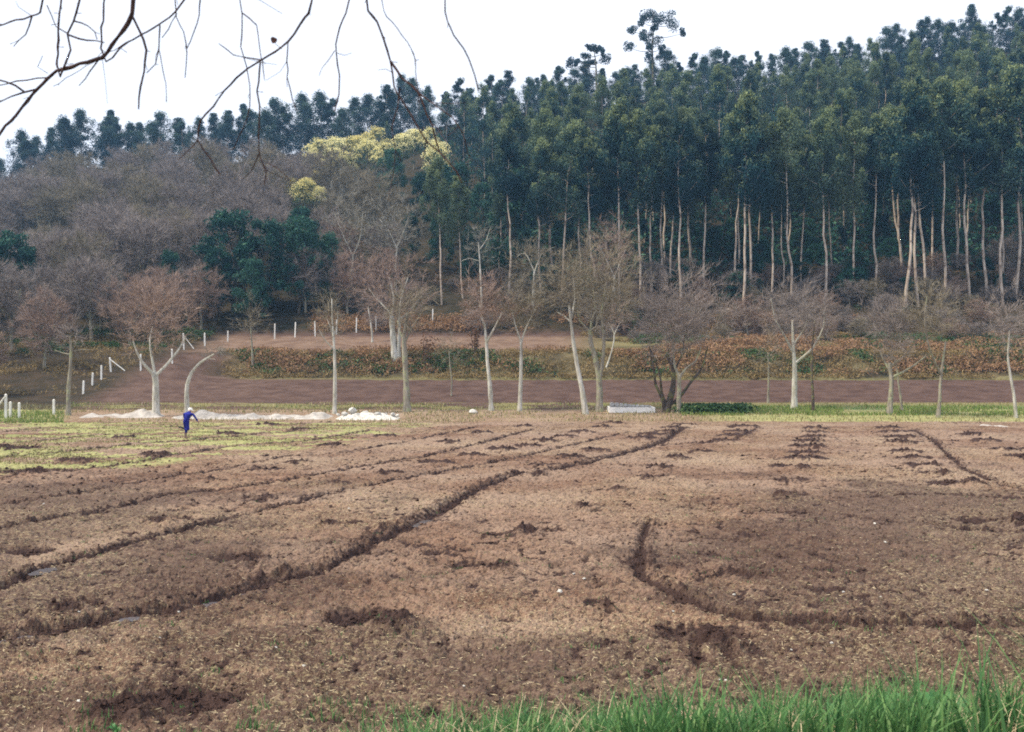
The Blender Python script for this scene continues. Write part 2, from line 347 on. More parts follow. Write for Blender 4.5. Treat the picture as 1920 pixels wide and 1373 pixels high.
def field_fields(x, y):
    """height and cover masks of the dug field at (x, y)"""
    z = Hbase(x, y).copy()
    moist = np.zeros_like(z); dz = np.zeros_like(z); rough = np.zeros_like(z)
    wob = fbm(x * 1.3, y * 1.3, 40, 2)
    for pts, w, dep in TRW:
        w = w * (.50 if dep < .2 else .56)
        lo = pts.min(0) - 3 * w - 1; hi = pts.max(0) + 3 * w + 1
        m = np.where((x > lo[0]) & (x < hi[0]) & (y > lo[1]) & (y < hi[1]))[0]
        if not len(m): continue
        X = x[m]; Y = y[m]; best = np.full(len(m), 1e9); side = np.zeros(len(m))
        for a, b in zip(pts[:-1], pts[1:]):
            ab = b - a; L2 = ab @ ab; t = np.clip(((X - a[0]) * ab[0] + (Y - a[1]) * ab[1]) / L2, 0, 1)
            ex = X - a[0] - t * ab[0]; ey = Y - a[1] - t * ab[1]; d = np.hypot(ex, ey)
            s = np.sign(ab[0] * ey - ab[1] * ex); u_ = d < best; best = np.where(u_, d, best); side = np.where(u_, s, side)
        d = best + (wob[m] - .5) * w * .9; ds = d * side
        lump = fbm(X * 5.2, Y * 5.2, 71, 2)
        brk = sstep(.22, .6, fbm(X * .55, Y * .55, 77, 3)) * (.55 if dep < .2 else .2) + (.45 if dep < .2 else .85)
        trench = np.exp(-(d / (w * .62)) ** 2); ridge = np.exp(-((ds - w * 1.15) / (w * .55)) ** 2)
        dz[m] += -dep * .8 * trench * brk + dep * .22 * ridge * (0.1 + lump * 1.4) * brk
        rough[m] = np.maximum(rough[m], np.maximum(trench * .5, ridge))
        moist[m] = np.maximum(moist[m], np.maximum(np.maximum(trench * 1.35, ridge * (.05 + .75 * lump)) * brk, .40 * np.exp(-(d / (w * 2.6)) ** 2)))
    for i, (cx, cy, r) in enumerate(PITW):
        m = np.where((abs(x - cx) < 3 * r) & (abs(y - cy) < 3.2 * r))[0]
        if not len(m): continue
        X = x[m] - cx; Y = y[m] - cy; rr = r * (.8 + .5 * wob[m])
        fr = float(sstep(28, 50, np.array(cy))); d = np.hypot(X / (1.1 + .45 * fr), Y * 1.0) / rr
        a = _hash(np.array([i]), np.array([3]), 5)[0] * 6.28; sx, sy = math.cos(a) * .5, -.95
        heap = np.exp(-(((X - sx * r * 1.15) ** 2 + (Y - sy * r * 1.15) ** 2) / (r * .55) ** 2))
        bowl = np.exp(-(d / .72) ** 4)
        lump = fbm(x[m] * 4, y[m] * 4, 91, 2)
        dz[m] += -.30 * min(r, .8) * bowl * (1 - .8 * fr) + (.26 * r * heap + fr * .19 * np.exp(-(d / .95) ** 4)) * (.35 + 1.1 * lump)
        moist[m] = np.maximum(moist[m], np.maximum(np.maximum(bowl * .95, fr * np.exp(-(d / .95) ** 4)) * 1.15, heap * (.45 + .6 * lump)))
        rough[m] = np.maximum(rough[m], heap)
    near = np.clip(40 / np.maximum(y, 1), .25, 1)
    r1 = fbm(x * .9, y * .9, 11, 2) - .5; r2 = fbm(x * 4.2, y * 4.2, 12, 2) - .5; r3 = fbm(x * 11, y * 11, 13, 2) - .5
    till = np.abs(fbm(x * 2.1 + y * .4, y * 5.5, 14, 2) - .5)
    r4 = (fbm(x * 24, y * 24, 15, 1) - .5) * sstep(32, 14, y)
    rel = .12 * r1 + .13 * r2 * (1 + .7 * rough) + .12 * r3 * (1 + .9 * rough) + .06 * r4 - .10 * till
    edge = sstep(9.5, 12, y) * (1 - sstep(81, 84, y))
    z = z + (dz + rel) * edge
    hollow = sstep(.06, .26, -(r2 + .6 * r3) + .35 * (fbm(x * .35, y * .35, 22, 2) - .52)) * .62
    moist = np.clip(np.maximum(moist, hollow), 0, 1.2) * edge
    px = x / y * F + CX; py = HY + (CAMZ - Hbase(x, y)) / y * F
    lim = np.interp(px, [-200, 0, 250, 500, 800, 1000], [900, 893, 872, 848, 808, 790])
    green = sstep(18, -10, py - lim) * sstep(1000, 600, px) * (.15 + 1.1 * sstep(.34, .62, fbm(x * .3, y * .75, 31, 3)))
    green = np.maximum(green, .30 * sstep(.55, .8, fbm(x * .5, y * .5, 33, 3)) * sstep(45, 15, y))
    mg = sstep(79.5, 83, y); green = np.maximum(green * (1 - mg), mg * (.25 + .65 * np.maximum(sstep(1200, 1450, px), sstep(180, 60, px))))
    straw = .35 + .65 * sstep(.35, .65, fbm(x * .22, y * .22, 35, 3))
    straw = np.maximum(straw, mg * 1.2)
    return z, moist, green * (moist < .6), straw

def damp_(x, y):
    """low, slow-drying parts of the field"""
    n = fbm(x * .30, y * .30, 95, 4); m = fbm(x * 1.1, y * 1.1, 96, 3); low = np.zeros_like(x)
    for px, py, rx, ry in ((1650, 1060, 5.5, 8), (1850, 960, 6, 8), (150, 1120, 5, 6), (60, 960, 6, 8), (400, 1310, 4, 2.2), (1100, 1270, 5, 2.2), (1500, 1240, 4, 2), (1900, 1150, 3, 6), (480, 1210, 3, 2)):
        g = G(px, py); low = np.maximum(low, np.exp(-((x - g[0]) / rx) ** 2 - ((y - g[1]) / ry) ** 2))
    return np.clip(sstep(.42, .72, .52 * low + .55 * n + .36 * (m - .5) + .10), 0, 1)

# ------------------------------------------------------------------ ground sheets
ucol = np.concatenate([-np.geomspace(2.6, .64, 18), np.linspace(-.62, .62, 600), np.geomspace(.64, 2.6, 18)])
def rows(y0, y1, f, cap):
    r = [y0]
    while r[-1] < y1: r.append(r[-1] + min(f * r[-1], cap))
    r[-1] = y1; return np.array(r)
def sheet(cols, rws):
    U, Y = np.meshgrid(cols, rws); X = U * Y
    nr, nc = Y.shape; i = np.arange(nr - 1)[:, None] * nc + np.arange(nc - 1)[None]
    return X.ravel(), Y.ravel(), np.stack([i, i + 1, i + nc + 1, i + nc], -1).reshape(-1, 4)

fx, fy, fq = sheet(ucol, rows(9.0, 92.0, .0036, .24))
fz, fm, fg, fs = field_fields(fx, fy)
o = link('field', make_mesh('field', np.stack([fx, fy, fz], 1), fq, mats=[M['field']], attrs={'moist': fm, 'green': fg, 'straw': fs, 'damp': damp_(fx, fy)}, smooth=False))
tag(o, 'dug brown field with rows of planting pits', kind='structure')

hx, hy, hq = sheet(ucol[::2] if len(ucol) % 2 else np.append(ucol[::2], ucol[-1]), np.concatenate([rows(91.2, 135, .004, .45), rows(135.5, 760, .006, 6)]))
hz = Hbase(hx, hy)
hpx = hx / hy * F + CX
hy0 = hy; hy = hy + bank_off(hx) * sstep(104, 120, hy) * (1 - sstep(134, 147, hy))
bank = sstep(122, 124.5, hy) * (1 - sstep(130.5, 132, hy)) * sstep(-.36, -.27, hx / hy)
ter2 = sstep(130, 132, hy) * (1 - sstep(146, 150, hy))
hz = hz + (fbm(hx * .5, hy * .5, 51) - .5) * 1.2 * (bank + .06) + (fbm(hx * 2.0, hy * 2.0, 52) - .5) * .6 * bank
hz = hz - .10 * np.exp(-((hy - 91.2) / .4) ** 2) + (fbm(hx * 1.6, hy * 1.6, 59, 3) - .5) * .30 * sstep(99, 101, hy) * sstep(123, 121, hy)
hz = hz - .35 * np.exp(-((hy - 122.3) / .8) ** 2) * sstep(620, 760, hpx)
ledge = sstep(98.6, 99.8, hy + .8 * (fbm(hx * .2, hy * 0, 55) - .5))
grass = (1 - ledge) * np.maximum(sstep(1150, 1350, hpx) * .9, sstep(.42, .66, fbm(hx * .35, hy * .5, 53)))
grass = np.maximum(grass, np.exp(-((hy - 123.2) / 1.3) ** 2) * .9 * sstep(400, 500, hpx))
leftwood = sstep(60, -10, hpx - np.interp(hy, [88, 92, 105, 118, 135, 150], [40, 110, 165, 230, 345, 400]))
litter = np.maximum(sstep(149, 153, hy), leftwood * .85)
litter = np.maximum(litter, bank * .9 * sstep(.25, .5, fbm(hx * .25, hy * .25, 56)))
grass = np.maximum(grass, bank * .5 * sstep(-.30, -.265, hx / hy))
grass = np.maximum(grass, ter2 * sstep(1030, 1180, hpx) * .8)
litter = np.maximum(litter, ter2 * sstep(1050, 1220, hpx) * sstep(.4, .6, fbm(hx * .12, hy * .12, 57)))
pale = ter2 * (1 - sstep(1050, 1250, hpx)) + .12 * sstep(700, 350, hpx)
lush = sstep(1250, 1400, hpx) * sstep(99, 90, hy) + .12 * fbm(hx * .1, hy * .1, 58)
o = link('hillside', make_mesh('hillside', np.stack([hx, hy0, hz], 1), hq, mats=[M['terrain']],
         attrs={'grass': np.clip(grass, 0, 1), 'litter': np.clip(litter, 0, 1), 'pale': np.clip(pale, 0, 1), 'lush': np.clip(lush, 0, 1)}, smooth=True))
tag(o, 'terraced ground rising to the wooded hill', kind='structure')

gx, gy = np.meshgrid(np.linspace(-70, 70, 180), np.concatenate([np.linspace(-70, 1, 20), np.linspace(1.3, 26, 90)]))
sh = gx.shape; gx = gx.ravel(); gy = gy.ravel()
gz = Hbase(gx, gy) + (fbm(gx * 1.2, gy * 1.2, 61) - .5) * .15 - .45 * sstep(9.3, 11.5, gy)
i = np.arange(sh[0] - 1)[:, None] * sh[1] + np.arange(sh[1] - 1)[None]
o = link('roadside_ground', make_mesh('roadside_ground', np.stack([gx, gy, gz], 1), np.stack([i, i + 1, i + sh[1] + 1, i + sh[1]], -1).reshape(-1, 4), mats=[M['bankgrass']], smooth=True))
tag(o, 'grassy bank above the field', kind='structure')

# standing water in the deepest trench
wb = Buf()
for a, b, hw in (((372, 1133), (425, 1121), .20), ((440, 1112), (500, 1096), .16), ((-20, 1210), (60, 1188), .20), ((215, 1165), (262, 1154), .14), ((780, 985), (806, 972), .2), ((60, 1084), (100, 1068), .2)):
    A = G(*a); B = G(*b); n = 12; t = np.linspace(0, 1, n)[:, None]; c = A + (B - A) * t
    dirn = unit(B - A); s = np.array([-dirn[1], dirn[0], 0]); w = hw * np.sqrt(np.clip(np.sin(math.pi * np.linspace(.03, .97, n)), 0, 1))[:, None] * (0.7 + .6 * RNG.random((n, 1)))
    v = np.concatenate([c + s * w, c - s * w]); v[:, 2] = field_fields(c[:, 0].copy(), c[:, 1].copy())[0].mean() + .03
    i = np.arange(n - 1); wb.add(v, q=np.stack([i, i + 1, i + 1 + n, i + n], 1))
tag(link('water', wb.mesh('water', [M['water']], True)), 'thin water lying in the trench', kind='structure')

# ------------------------------------------------------------------ vegetation builders
def rhombi(rng, c, L, W, droop=0.0, tone=None, flat=0.0):
    """leaf-sized faces at points c"""
    n = len(c); d = rng.normal(size=(n, 3)); d[:, 2] = d[:, 2] * (1 - flat) - droop; d = unit(d)
    s = unit(np.cross(d, rng.normal(size=(n, 3)))); L = np.broadcast_to(L, (n,))[:, None] * (.65 + .7 * rng.random((n, 1))); W = np.broadcast_to(W, (n,))[:, None]
    v = np.stack([c - d * L * .5, c + s * W * .5, c + d * L * .5, c - s * W * .5], 1).reshape(-1, 3)
    q = np.arange(4 * n).reshape(-1, 4); tn = np.repeat(np.clip(.5 + .2 * rng.normal(size=n) if tone is None else tone, 0, 1), 4)
    return v, q, tn

def clumps(buf, rng, cen, rad, per, L, W, droop, zlo, zhi, lite=.45, lift=None):
    """leafy clumps: cen (n,3), rad (n,3); leaves near the clump's shell, sunlit top and shaded underside put into the tone"""
    n = len(cen); idx = np.repeat(np.arange(n), per)
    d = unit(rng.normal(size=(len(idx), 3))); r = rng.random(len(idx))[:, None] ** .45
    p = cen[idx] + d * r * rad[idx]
    base = (rng.random(n) * .38 - .04 + (0 if lift is None else (.74 * np.clip(lift, 0, 1.2) - .22)))[idx]  # lift paints sunlit crown tops and a darker crown base into the tone
    toplit = np.clip((d[:, 2] * r[:, 0]) * .5 + .15, 0, 1)  # painted sunlight: clump tops lighter, undersides darker
    tn = base + lite * toplit + .15 * rng.normal(size=len(idx))
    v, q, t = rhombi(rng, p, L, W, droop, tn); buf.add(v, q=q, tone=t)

def wander(rng, a, b, n, amp):
    t = np.linspace(0, 1, n)[:, None]; p = np.asarray(a) + (np.asarray(b) - np.asarray(a)) * t
    w = np.cumsum(rng.normal(size=(n, 3)), 0) * amp / math.sqrt(n); w -= w[0] + (w[-1] - w[0]) * t; return p + w

def gum_tree(rng, h, crown_from=.45, rmax=3.8, nb=30, per=105, thick=1.0):
    tr = Buf(); cr = Buf(); top = np.array([rng.normal() * .7, rng.normal() * .7, h])
    p = wander(rng, (0, 0, -.4), top * np.array([1, 1, .97]), 12, .45 * h / 25); r = np.linspace(.20, .04, 12) * h / 27 * thick
    tr.tube(p, r, 7)
    cen = []; rad = []; lift = []
    for i in range(nb):
        g = ((i + rng.random()) / nb) ** .85; f = crown_from + (1 - crown_from) * g
        kx = f * 11; j = min(int(kx), 10); b = p[j] + (p[j + 1] - p[j]) * (kx - j)
        prof = rmax * np.interp(g, [0, .15, .4, .7, .9, 1], [.70, 1.0, .95, .62, .30, .08])
        a = rng.random() * 6.283; ln = prof * (.35 + .65 * rng.random())
        e = b + np.array([math.cos(a) * ln, math.sin(a) * ln, ln * .45 + .3])
        q = np.stack([b, b + (e - b) * .5 + [0, 0, -.1 * ln], e]); tr.tube(q, [.06, .04, .02], 4)
        s = (.75 + .85 * rng.random()) * (rmax / 3.6) * (1.2 - .5 * g)
        cen.append(e); rad.append([s, s, s * (.95 + .6 * rng.random())]); lift.append(g)
        cen.append(b + (e - b) * .5 + rng.normal(size=3) * .4); rad.append([s * .8, s * .8, s]); lift.append(g * .6)
        if rng.random() < .35 and g < .85: cen.append(e + np.array([rng.normal() * s * .3, rng.normal() * s * .3, s * .8])); rad.append([s * .45, s * .45, s * .9]); lift.append(g + .35)
    for k in range(3): cen.append(p[-1] + [rng.normal() * .35, rng.normal() * .35, -.2 - .6 * k]); rad.append([.45, .45, 1.1]); lift.append(1.1)
    for i in range(7 if crown_from < .3 else 0):
        f = crown_from * (.45 + .5 * rng.random()); kx = f * 11; j = min(int(kx), 10); b = p[j] + (p[j + 1] - p[j]) * (kx - j)
        cen.append(b + rng.normal(size=3) * .5); rad.append([.5, .5, .8]); lift.append(0)
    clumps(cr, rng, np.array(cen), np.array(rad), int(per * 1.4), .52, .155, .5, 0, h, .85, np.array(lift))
    return tr, cr

def leafy_tree(rng, h, w, per=110, L=.55, W=.26, droop=.15, low=.18):
    tr = Buf(); cr = Buf()
    p = wander(rng, (0, 0, -.4), (rng.normal() * .4, rng.normal() * .4, h * .75), 8, .5); tr.tube(p, np.linspace(.30, .08, 8) * h / 14, 7)
    cen = []; rad = []
    for i in range(44):
        z = low + (1 - low) * rng.random() ** .8; prof = w * (math.sin(math.pi * (.12 + .80 * z)) ** .75)
        a = rng.random() * 6.283; q = prof * (.35 + .65 * rng.random()); s = w * (.16 + .16 * rng.random())
        e = np.array([math.cos(a) * q, math.sin(a) * q, z * h * .93]); cen.append(e); rad.append([s * 1.2, s * 1.2, s * .8])
        b = p[min(7, int(z * 6))]; tr.tube(np.stack([b, b * .5 + e * .5 + [0, 0, -.2], e]), [.07, .045, .02], 4)
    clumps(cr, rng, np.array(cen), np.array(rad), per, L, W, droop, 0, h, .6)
    return tr, cr, np.array(cen), np.array(rad)

def blossom(rng, cen, rad, zmin, per=70):
    b = Buf(); k_ = (cen[:, 2] > zmin) & (rng.random(len(cen)) < .97); cen = cen[k_]; rad = rad[k_]; idx = np.repeat(np.arange(len(cen)), per)
    d = unit(rng.normal(size=(len(idx), 3)) + [0, 0, .75]); p = cen[idx] + d * rad[idx] * (.85 + .65 * rng.random((len(idx), 1)))
    v, q, t = rhombi(rng, p, .42, .28, .0, .25 + .5 * rng.random(len(idx))); b.add(v, q=q, tone=t); return b

def bare_tree(rng, limbs, cc, cr_, n=260, twigs=2600, twl=.8, tww=.020, tip=.008, k=7):
    """limbs: [(points, r0, r1)] of trunk and boughs; cc, cr_: crown centre and radii; twigs grow towards points of the crown"""
    tr = Buf(); cw = Buf(); P = []; R = []
    for j, (pts, r0, r1) in enumerate(limbs):
        p = spline(pts, .5); m = len(p); r = np.linspace(r0, r1, m) * (1 + .06 * rng.normal(size=m))
        if j == 0: r[0] *= 1.35
        if j == 0 and m > 2: r[1] *= 1.1
        tr.tube(p, r, k); s = 0 if j else int(m * .55); P.extend(p[s:]); R.extend(r[s:])
    cc = np.asarray(cc, float); cr_ = np.asarray(cr_, float)
    NP = np.zeros((len(P) + n * 4 + 4, 3)); NR = np.zeros(len(NP)); c = len(P); NP[:c] = P; NR[:c] = R
    d = unit(rng.normal(size=(n, 3))); lob = unit(rng.normal(size=(7, 3))); lobe = .72 + .42 * np.max(np.clip(d @ lob.T, 0, 1) ** 3, 1, keepdims=True) * (1 + .3 * (d[:, 2:3] > 0)); tg = cc + d * cr_ * lobe * (.22 + .85 * rng.random((n, 1)) ** .75)
    tg = tg[np.argsort(np.linalg.norm(tg - np.mean(NP[:c], 0), axis=1))]
    tp = []; td = []
    for t in tg:
        w = np.linalg.norm(NP[:c] - t, axis=1) + .7 * np.maximum(0, NP[:c, 2] - t[2]); i = int(np.argmin(w)); a = NP[i]; L = np.linalg.norm(t - a)
        if L < .05: continue
        q = np.stack([a + (t - a) * s for s in (0, .25, .5, .75, 1)]); q[1:4] += rng.normal(size=(3, 3)) * L * .055; q[1:4, 2] -= np.array([.05, .07, .04]) * L
        r0 = min(NR[i] * .7, .012 + .016 * L); r = np.linspace(r0, tip, 5)
        cw.tube(q, r, 3, tone=.35 + .3 * rng.random()); NP[c:c + 4] = q[1:]; NR[c:c + 4] = r[1:]; c += 4
        tp.append(q[1:]); td.append(np.repeat(unit(t - a)[None], 4, 0))
    tp = np.concatenate(tp); td = np.concatenate(td); idx = rng.integers(0, len(tp), twigs)
    b = tp[idx] + rng.normal(size=(twigs, 3)) * .04; out = unit((b - cc) / cr_)
    dv = unit(td[idx] * .6 + out * .6 + rng.normal(size=(twigs, 3)) * .55 + [0, 0, .25])
    L = twl * (.4 + 1.2 * rng.random((twigs, 1)) ** 1.5); sv = unit(np.cross(dv, rng.normal(size=(twigs, 3)))); mid = b + dv * L * .5 + rng.normal(size=(twigs, 3)) * L * .05
    v = np.stack([b - sv * tww / 2, b + sv * tww / 2, mid + sv * tww * .38, mid - sv * tww * .38, b + dv * L + rng.normal(size=(twigs, 3)) * L * .08], 1).reshape(-1, 3)
    o_ = (np.arange(twigs) * 5)[:, None]
    cw.add(v, q=o_ + np.array([0, 1, 2, 3]), t=o_ + np.array([3, 2, 4]), tone=np.repeat(rng.random(twigs), 5))
    return tr, cw

def generic_bare(rng, h, w, **kw):
    hf = h * (.22 + .15 * rng.random()); f = np.array([rng.normal() * .3, rng.normal() * .3, hf]); limbs = [([(0, 0, -.4), f * .5 + rng.normal(size=3) * .12, f], .022 * h, .016 * h)]
    for i in range(5):
        a = i * 1.257 + rng.random(); e = np.array([math.cos(a) * w * .5, math.sin(a) * w * .5, h * (.6 + .25 * rng.random())]); m_ = f + (e - f) * .5 + np.array([math.cos(a), math.sin(a), 0]) * w * .08
        limbs.append(([f, m_, e], .012 * h, .004 * h))
    return bare_tree(rng, limbs, (0, 0, h * .62), (w, w, h * .40), **kw)

def plant_tree(name, label, cat, meshes, loc, rz=0, s=1.0, group=None, sz=None):
    t = thing(name, label, cat, loc, rz, group); t.scale = (s, s, sz or s)
    for nm, me in meshes: link(nm, me, t)
    if name == 'gum_tree': t.rotation_euler = (grng.normal() * .03, grng.normal() * .03, rz)
    return t
print('builders ready')

# ------------------------------------------------------------------ the row of bare trees on the far margin of the field
def px_tree(label, base, limbs, crown, bark, twig, n=230, twigs=2400, dense=1.0, D=None, group='bare trees along the field margin', twl=.8, tww=.020, name='bare_tree', seed=0, depth=1.0):
    """base pixel stands on the ground; limbs [(pixels, r0 m, r1 m)]; crown (cx, cy, rx, ry) in pixels at the same distance"""
    rng = np.random.default_rng(1000 + seed + int(base[0])); g = G(*base) if D is None else onground((base[0] - CX) / F * D, D)
    s = g[1] / F; gz = HY + (CAMZ - g[2]) / g[1] * F
    def L(p, yy): return np.array([(p[0] - base[0]) * s, yy, (gz - p[1]) * s])
    lim = []
    for j, (pp, r0, r1) in enumerate(limbs):
        side = rng.normal() * .28 * depth if j else .0
        pts = [L(p, side * i) for i, p in enumerate(pp)]
        if j == 0: pts[0][2] = -.35
        lim.append((pts, r0, r1))
    cc = L(crown[:2], 0); cr_ = np.array([crown[2] * s, crown[2] * s * .9, crown[3] * s])
    tr, cw = bare_tree(rng, lim, cc, cr_, int(n * 1.25), int(twigs * dense), twl, tww * 1.25)
    return plant_tree(name, label, 'tree', (('trunk', tr.mesh('bare_trunk', [M[bark]], True)), ('crown', cw.mesh('bare_crown', [M[twig]]))), g, group=group)

px_tree('lopped thin tree with two short cross stubs and a bent tip', (128, 779), [([(128, 779), (129, 725), (132, 690), (133, 655), (131, 630)], .22, .09), ([(132, 665), (118, 662), (105, 657)], .07, .03), ([(132, 660), (148, 656), (164, 656)], .07, .03), ([(131, 632), (138, 628)], .05, .03)], (133, 628, 32, 30), 'bk_grey', 'tw_grey', 50, 350)
px_tree('pale trunk forking into a wide Y under a reddish round crown', (293, 781), [([(293, 781), (292, 745), (292, 718), (290, 702)], .32, .25), ([(290, 704), (278, 688), (268, 668), (262, 640)], .16, .06), ([(292, 704), (308, 685), (328, 655), (338, 630)], .17, .06), ([(291, 704), (285, 680), (278, 640), (282, 612)], .14, .05)], (290, 590, 82, 82), 'bk_pale', 'tw_red', 380, 4200)
px_tree('leaning pale trunk arched over like a hook behind the person in blue', (352, 782), [([(352, 782), (350, 750), (351, 722), (360, 698), (376, 680), (402, 664)], .24, .08), ([(376, 680), (388, 672), (404, 674)], .05, .02)], (402, 660, 26, 14), 'bk_pale', 'tw_pale', 26, 130)
px_tree('slim straight grey tree with a narrow sparse crown beside the white rubble', (627, 776), [([(627, 776), (628, 720), (627, 660), (623, 600), (622, 560)], .22, .05), ([(627, 655), (612, 640), (600, 618)], .07, .02), ([(626, 630), (632, 605), (633, 580)], .06, .02), ([(626, 640), (618, 610), (607, 585)], .05, .02)], (622, 590, 36, 56), 'bk_pale', 'tw_olive', 110, 800)
px_tree('thick mottled trunk with a white sawn-off stub at its top', (763, 772), [([(763, 772), (762, 735), (760, 690), (758, 655), (757, 625)], .36, .20), ([(757, 630), (760, 612), (765, 588)], .15, .13), ([(758, 640), (748, 620), (742, 600)], .12, .05), ([(758, 645), (772, 615), (786, 595)], .11, .04)], (764, 575, 50, 55), 'bk_grey', 'tw_olive', 170, 1500)
px_tree('slender trunk leaning slightly with a reddish fan crown and side fork', (921, 770), [([(921, 770), (919, 730), (914, 680), (912, 640), (908, 605)], .24, .11), ([(913, 642), (925, 620), (942, 588)], .11, .04), ([(909, 612), (902, 590), (898, 560)], .09, .03)], (908, 563, 50, 56), 'bk_pale', 'tw_red', 250, 2700)
px_tree('slender bright trunk splitting into a V beneath a thin olive crown', (974, 771), [([(974, 771), (976, 725), (977, 680), (977, 640)], .22, .13), ([(977, 642), (968, 615), (960, 585)], .10, .04), ([(977, 642), (988, 612), (1004, 580)], .10, .04)], (980, 575, 55, 52), 'bk_pale', 'tw_olive', 230, 2300)
px_tree('tall trunk leaning away from the double trunk with a bare side arm', (1099, 777), [([(1099, 777), (1092, 735), (1083, 690), (1075, 640), (1070, 600), (1067, 572)], .28, .10), ([(1071, 605), (1058, 592), (1045, 585)], .08, .03), ([(1070, 600), (1078, 560), (1075, 520)], .10, .03)], (1070, 535, 55, 62), 'bk_pale', 'tw_olive', 260, 2600)
px_tree('big double trunk joined low with twisted boughs beside the white stone tank', (1124, 772), [([(1124, 772), (1124, 735), (1122, 700), (1116, 672), (1107, 640), (1106, 620)], .36, .20), ([(1122, 715), (1128, 690), (1132, 640), (1128, 590), (1135, 530)], .20, .06), ([(1106, 622), (1096, 612), (1086, 600), (1080, 560)], .12, .04), ([(1107, 622), (1118, 612), (1120, 596), (1140, 560)], .12, .04), ([(1107, 622), (1110, 600), (1117, 585), (1112, 520)], .11, .04)], (1128, 530, 88, 92), 'bk_grey', 'tw_olive', 520, 6000)
px_tree('thin half-grown tree with a small V fork rising from the bracken bank', (1135, 690), [([(1135, 692), (1145, 665), (1151, 640), (1152, 626)], .12, .07), ([(1152, 627), (1146, 612), (1141, 604)], .05, .02), ([(1152, 627), (1160, 610), (1168, 600)], .05, .02)], (1154, 592, 32, 30), 'bk_pale', 'tw_red', 90, 700, group=None)
px_tree('dark many-stemmed tree spreading low beside the white stone tank', (1248, 773), [([(1248, 773), (1256, 750), (1262, 725), (1262, 690), (1250, 665)], .36, .16), ([(1246, 770), (1240, 745), (1228, 722), (1225, 700), (1216, 655)], .17, .06), ([(1252, 765), (1240, 735), (1235, 700), (1215, 650)], .14, .05), ([(1256, 760), (1275, 745), (1300, 712), (1318, 690), (1330, 650)], .17, .05), ([(1262, 700), (1282, 660), (1285, 630)], .12, .04)], (1262, 608, 78, 66), 'bk_dark', 'tw_grey', 420, 4400)
px_tree('grey fawn trunk forking at mid height beside the dark many-stemmed tree', (1273, 775), [([(1273, 775), (1273, 740), (1274, 705)], .24, .19), ([(1274, 707), (1267, 690), (1264, 655), (1266, 625)], .13, .05), ([(1274, 707), (1288, 690), (1305, 678), (1316, 650)], .14, .05)], (1292, 585, 98, 80), 'bk_grey', 'tw_grey', 440, 5000)
px_tree('pale upright trunk with candelabra boughs and an open grey crown', (1489, 766), [([(1489, 766), (1490, 730), (1490, 690), (1489, 668), (1487, 640), (1486, 600)], .34, .10), ([(1490, 682), (1505, 668), (1520, 650), (1535, 612), (1532, 580)], .13, .05), ([(1489, 665), (1470, 630), (1452, 600), (1442, 560)], .11, .04), ([(1489, 645), (1503, 620), (1512, 592)], .08, .03)], (1488, 585, 72, 62), 'bk_pale', 'tw_grey', 330, 3200)
px_tree('thin dark straight trunk standing close to the candelabra tree', (1525, 773), [([(1525, 773), (1524, 740), (1522, 700), (1523, 650), (1528, 600)], .16, .06)], (1530, 590, 40, 50), 'bk_dark', 'tw_grey', 130, 1200)
px_tree('very slim brown sapling at the edge of the ploughed strip', (1440, 756), [([(1440, 757), (1441, 720), (1441, 690), (1440, 660)], .13, .05)], (1441, 655, 26, 40), 'bk_grey', 'tw_olive', 60, 400)
px_tree('stout grey trunk with two short sawn boughs spread like horns', (1667, 778), [([(1667, 778), (1670, 745), (1672, 715), (1670, 698), (1668, 680)], .26, .18), ([(1670, 700), (1662, 682), (1652, 660)], .13, .07), ([(1672, 708), (1690, 698), (1708, 685), (1726, 668)], .13, .06), ([(1670, 690), (1675, 680), (1682, 674)], .09, .05)], (1675, 610, 58, 58), 'bk_grey', 'tw_grey', 260, 3000)
px_tree('slim prop-like trunk leaning towards the horned grey tree', (1692, 772), [([(1692, 772), (1688, 740), (1684, 715), (1682, 690)], .13, .06)], (1684, 650, 24, 36), 'bk_grey', 'tw_grey', 50, 350)
px_tree('yellowish trunk with one long bough reaching up sideways', (1758, 783), [([(1758, 783), (1762, 750), (1764, 710), (1769, 670), (1773, 640)], .18, .08), ([(1763, 700), (1745, 675), (1728, 645), (1716, 600), (1714, 560)], .11, .04)], (1750, 590, 60, 60), 'bk_grey', 'tw_olive', 230, 2200)
px_tree('thin crooked pale trunk at the end of the margin row', (1906, 784), [([(1906, 784), (1901, 740), (1895, 708), (1890, 670), (1893, 620)], .15, .06)], (1893, 600, 50, 60), 'bk_pale', 'tw_grey', 170, 1500)
px_tree('short green-barked sapling in front of the bramble bank', (846, 742), [([(846, 742), (847, 715), (844, 688), (842, 660)], .10, .05)], (842, 655, 26, 34), 'bk_grey', 'tw_olive', 50, 300)
px_tree('pair of thick white trunks on the terrace under a broad domed crown', (740, 676), [([(741, 676), (738, 640), (735, 610), (734, 590)], .50, .34), ([(748, 684), (748, 650), (749, 620), (748, 600)], .28, .20), ([(734, 592), (720, 575), (705, 560), (690, 540)], .16, .05), ([(734, 592), (738, 560), (730, 520)], .18, .05), ([(748, 602), (765, 585), (790, 555)], .14, .05), ([(748, 602), (752, 560), (765, 520)], .14, .05)], (736, 548, 86, 74), 'bk_pale', 'tw_red', 480, 5600, group=None)
px_tree('thin pale leaning trunk among the white fence posts', (698, 642), [([(698, 642), (697, 620), (693, 595), (690, 575)], .17, .08)], (690, 562, 24, 26), 'bk_pale', 'tw_grey', 60, 400, group=None)
px_tree('slim fawn tree standing over the dark hollows of the bank', (474, 692), [([(474, 694), (473, 660), (471, 630), (470, 612)], .17, .07)], (470, 600, 36, 40), 'bk_grey', 'tw_olive', 90, 700, group=None)
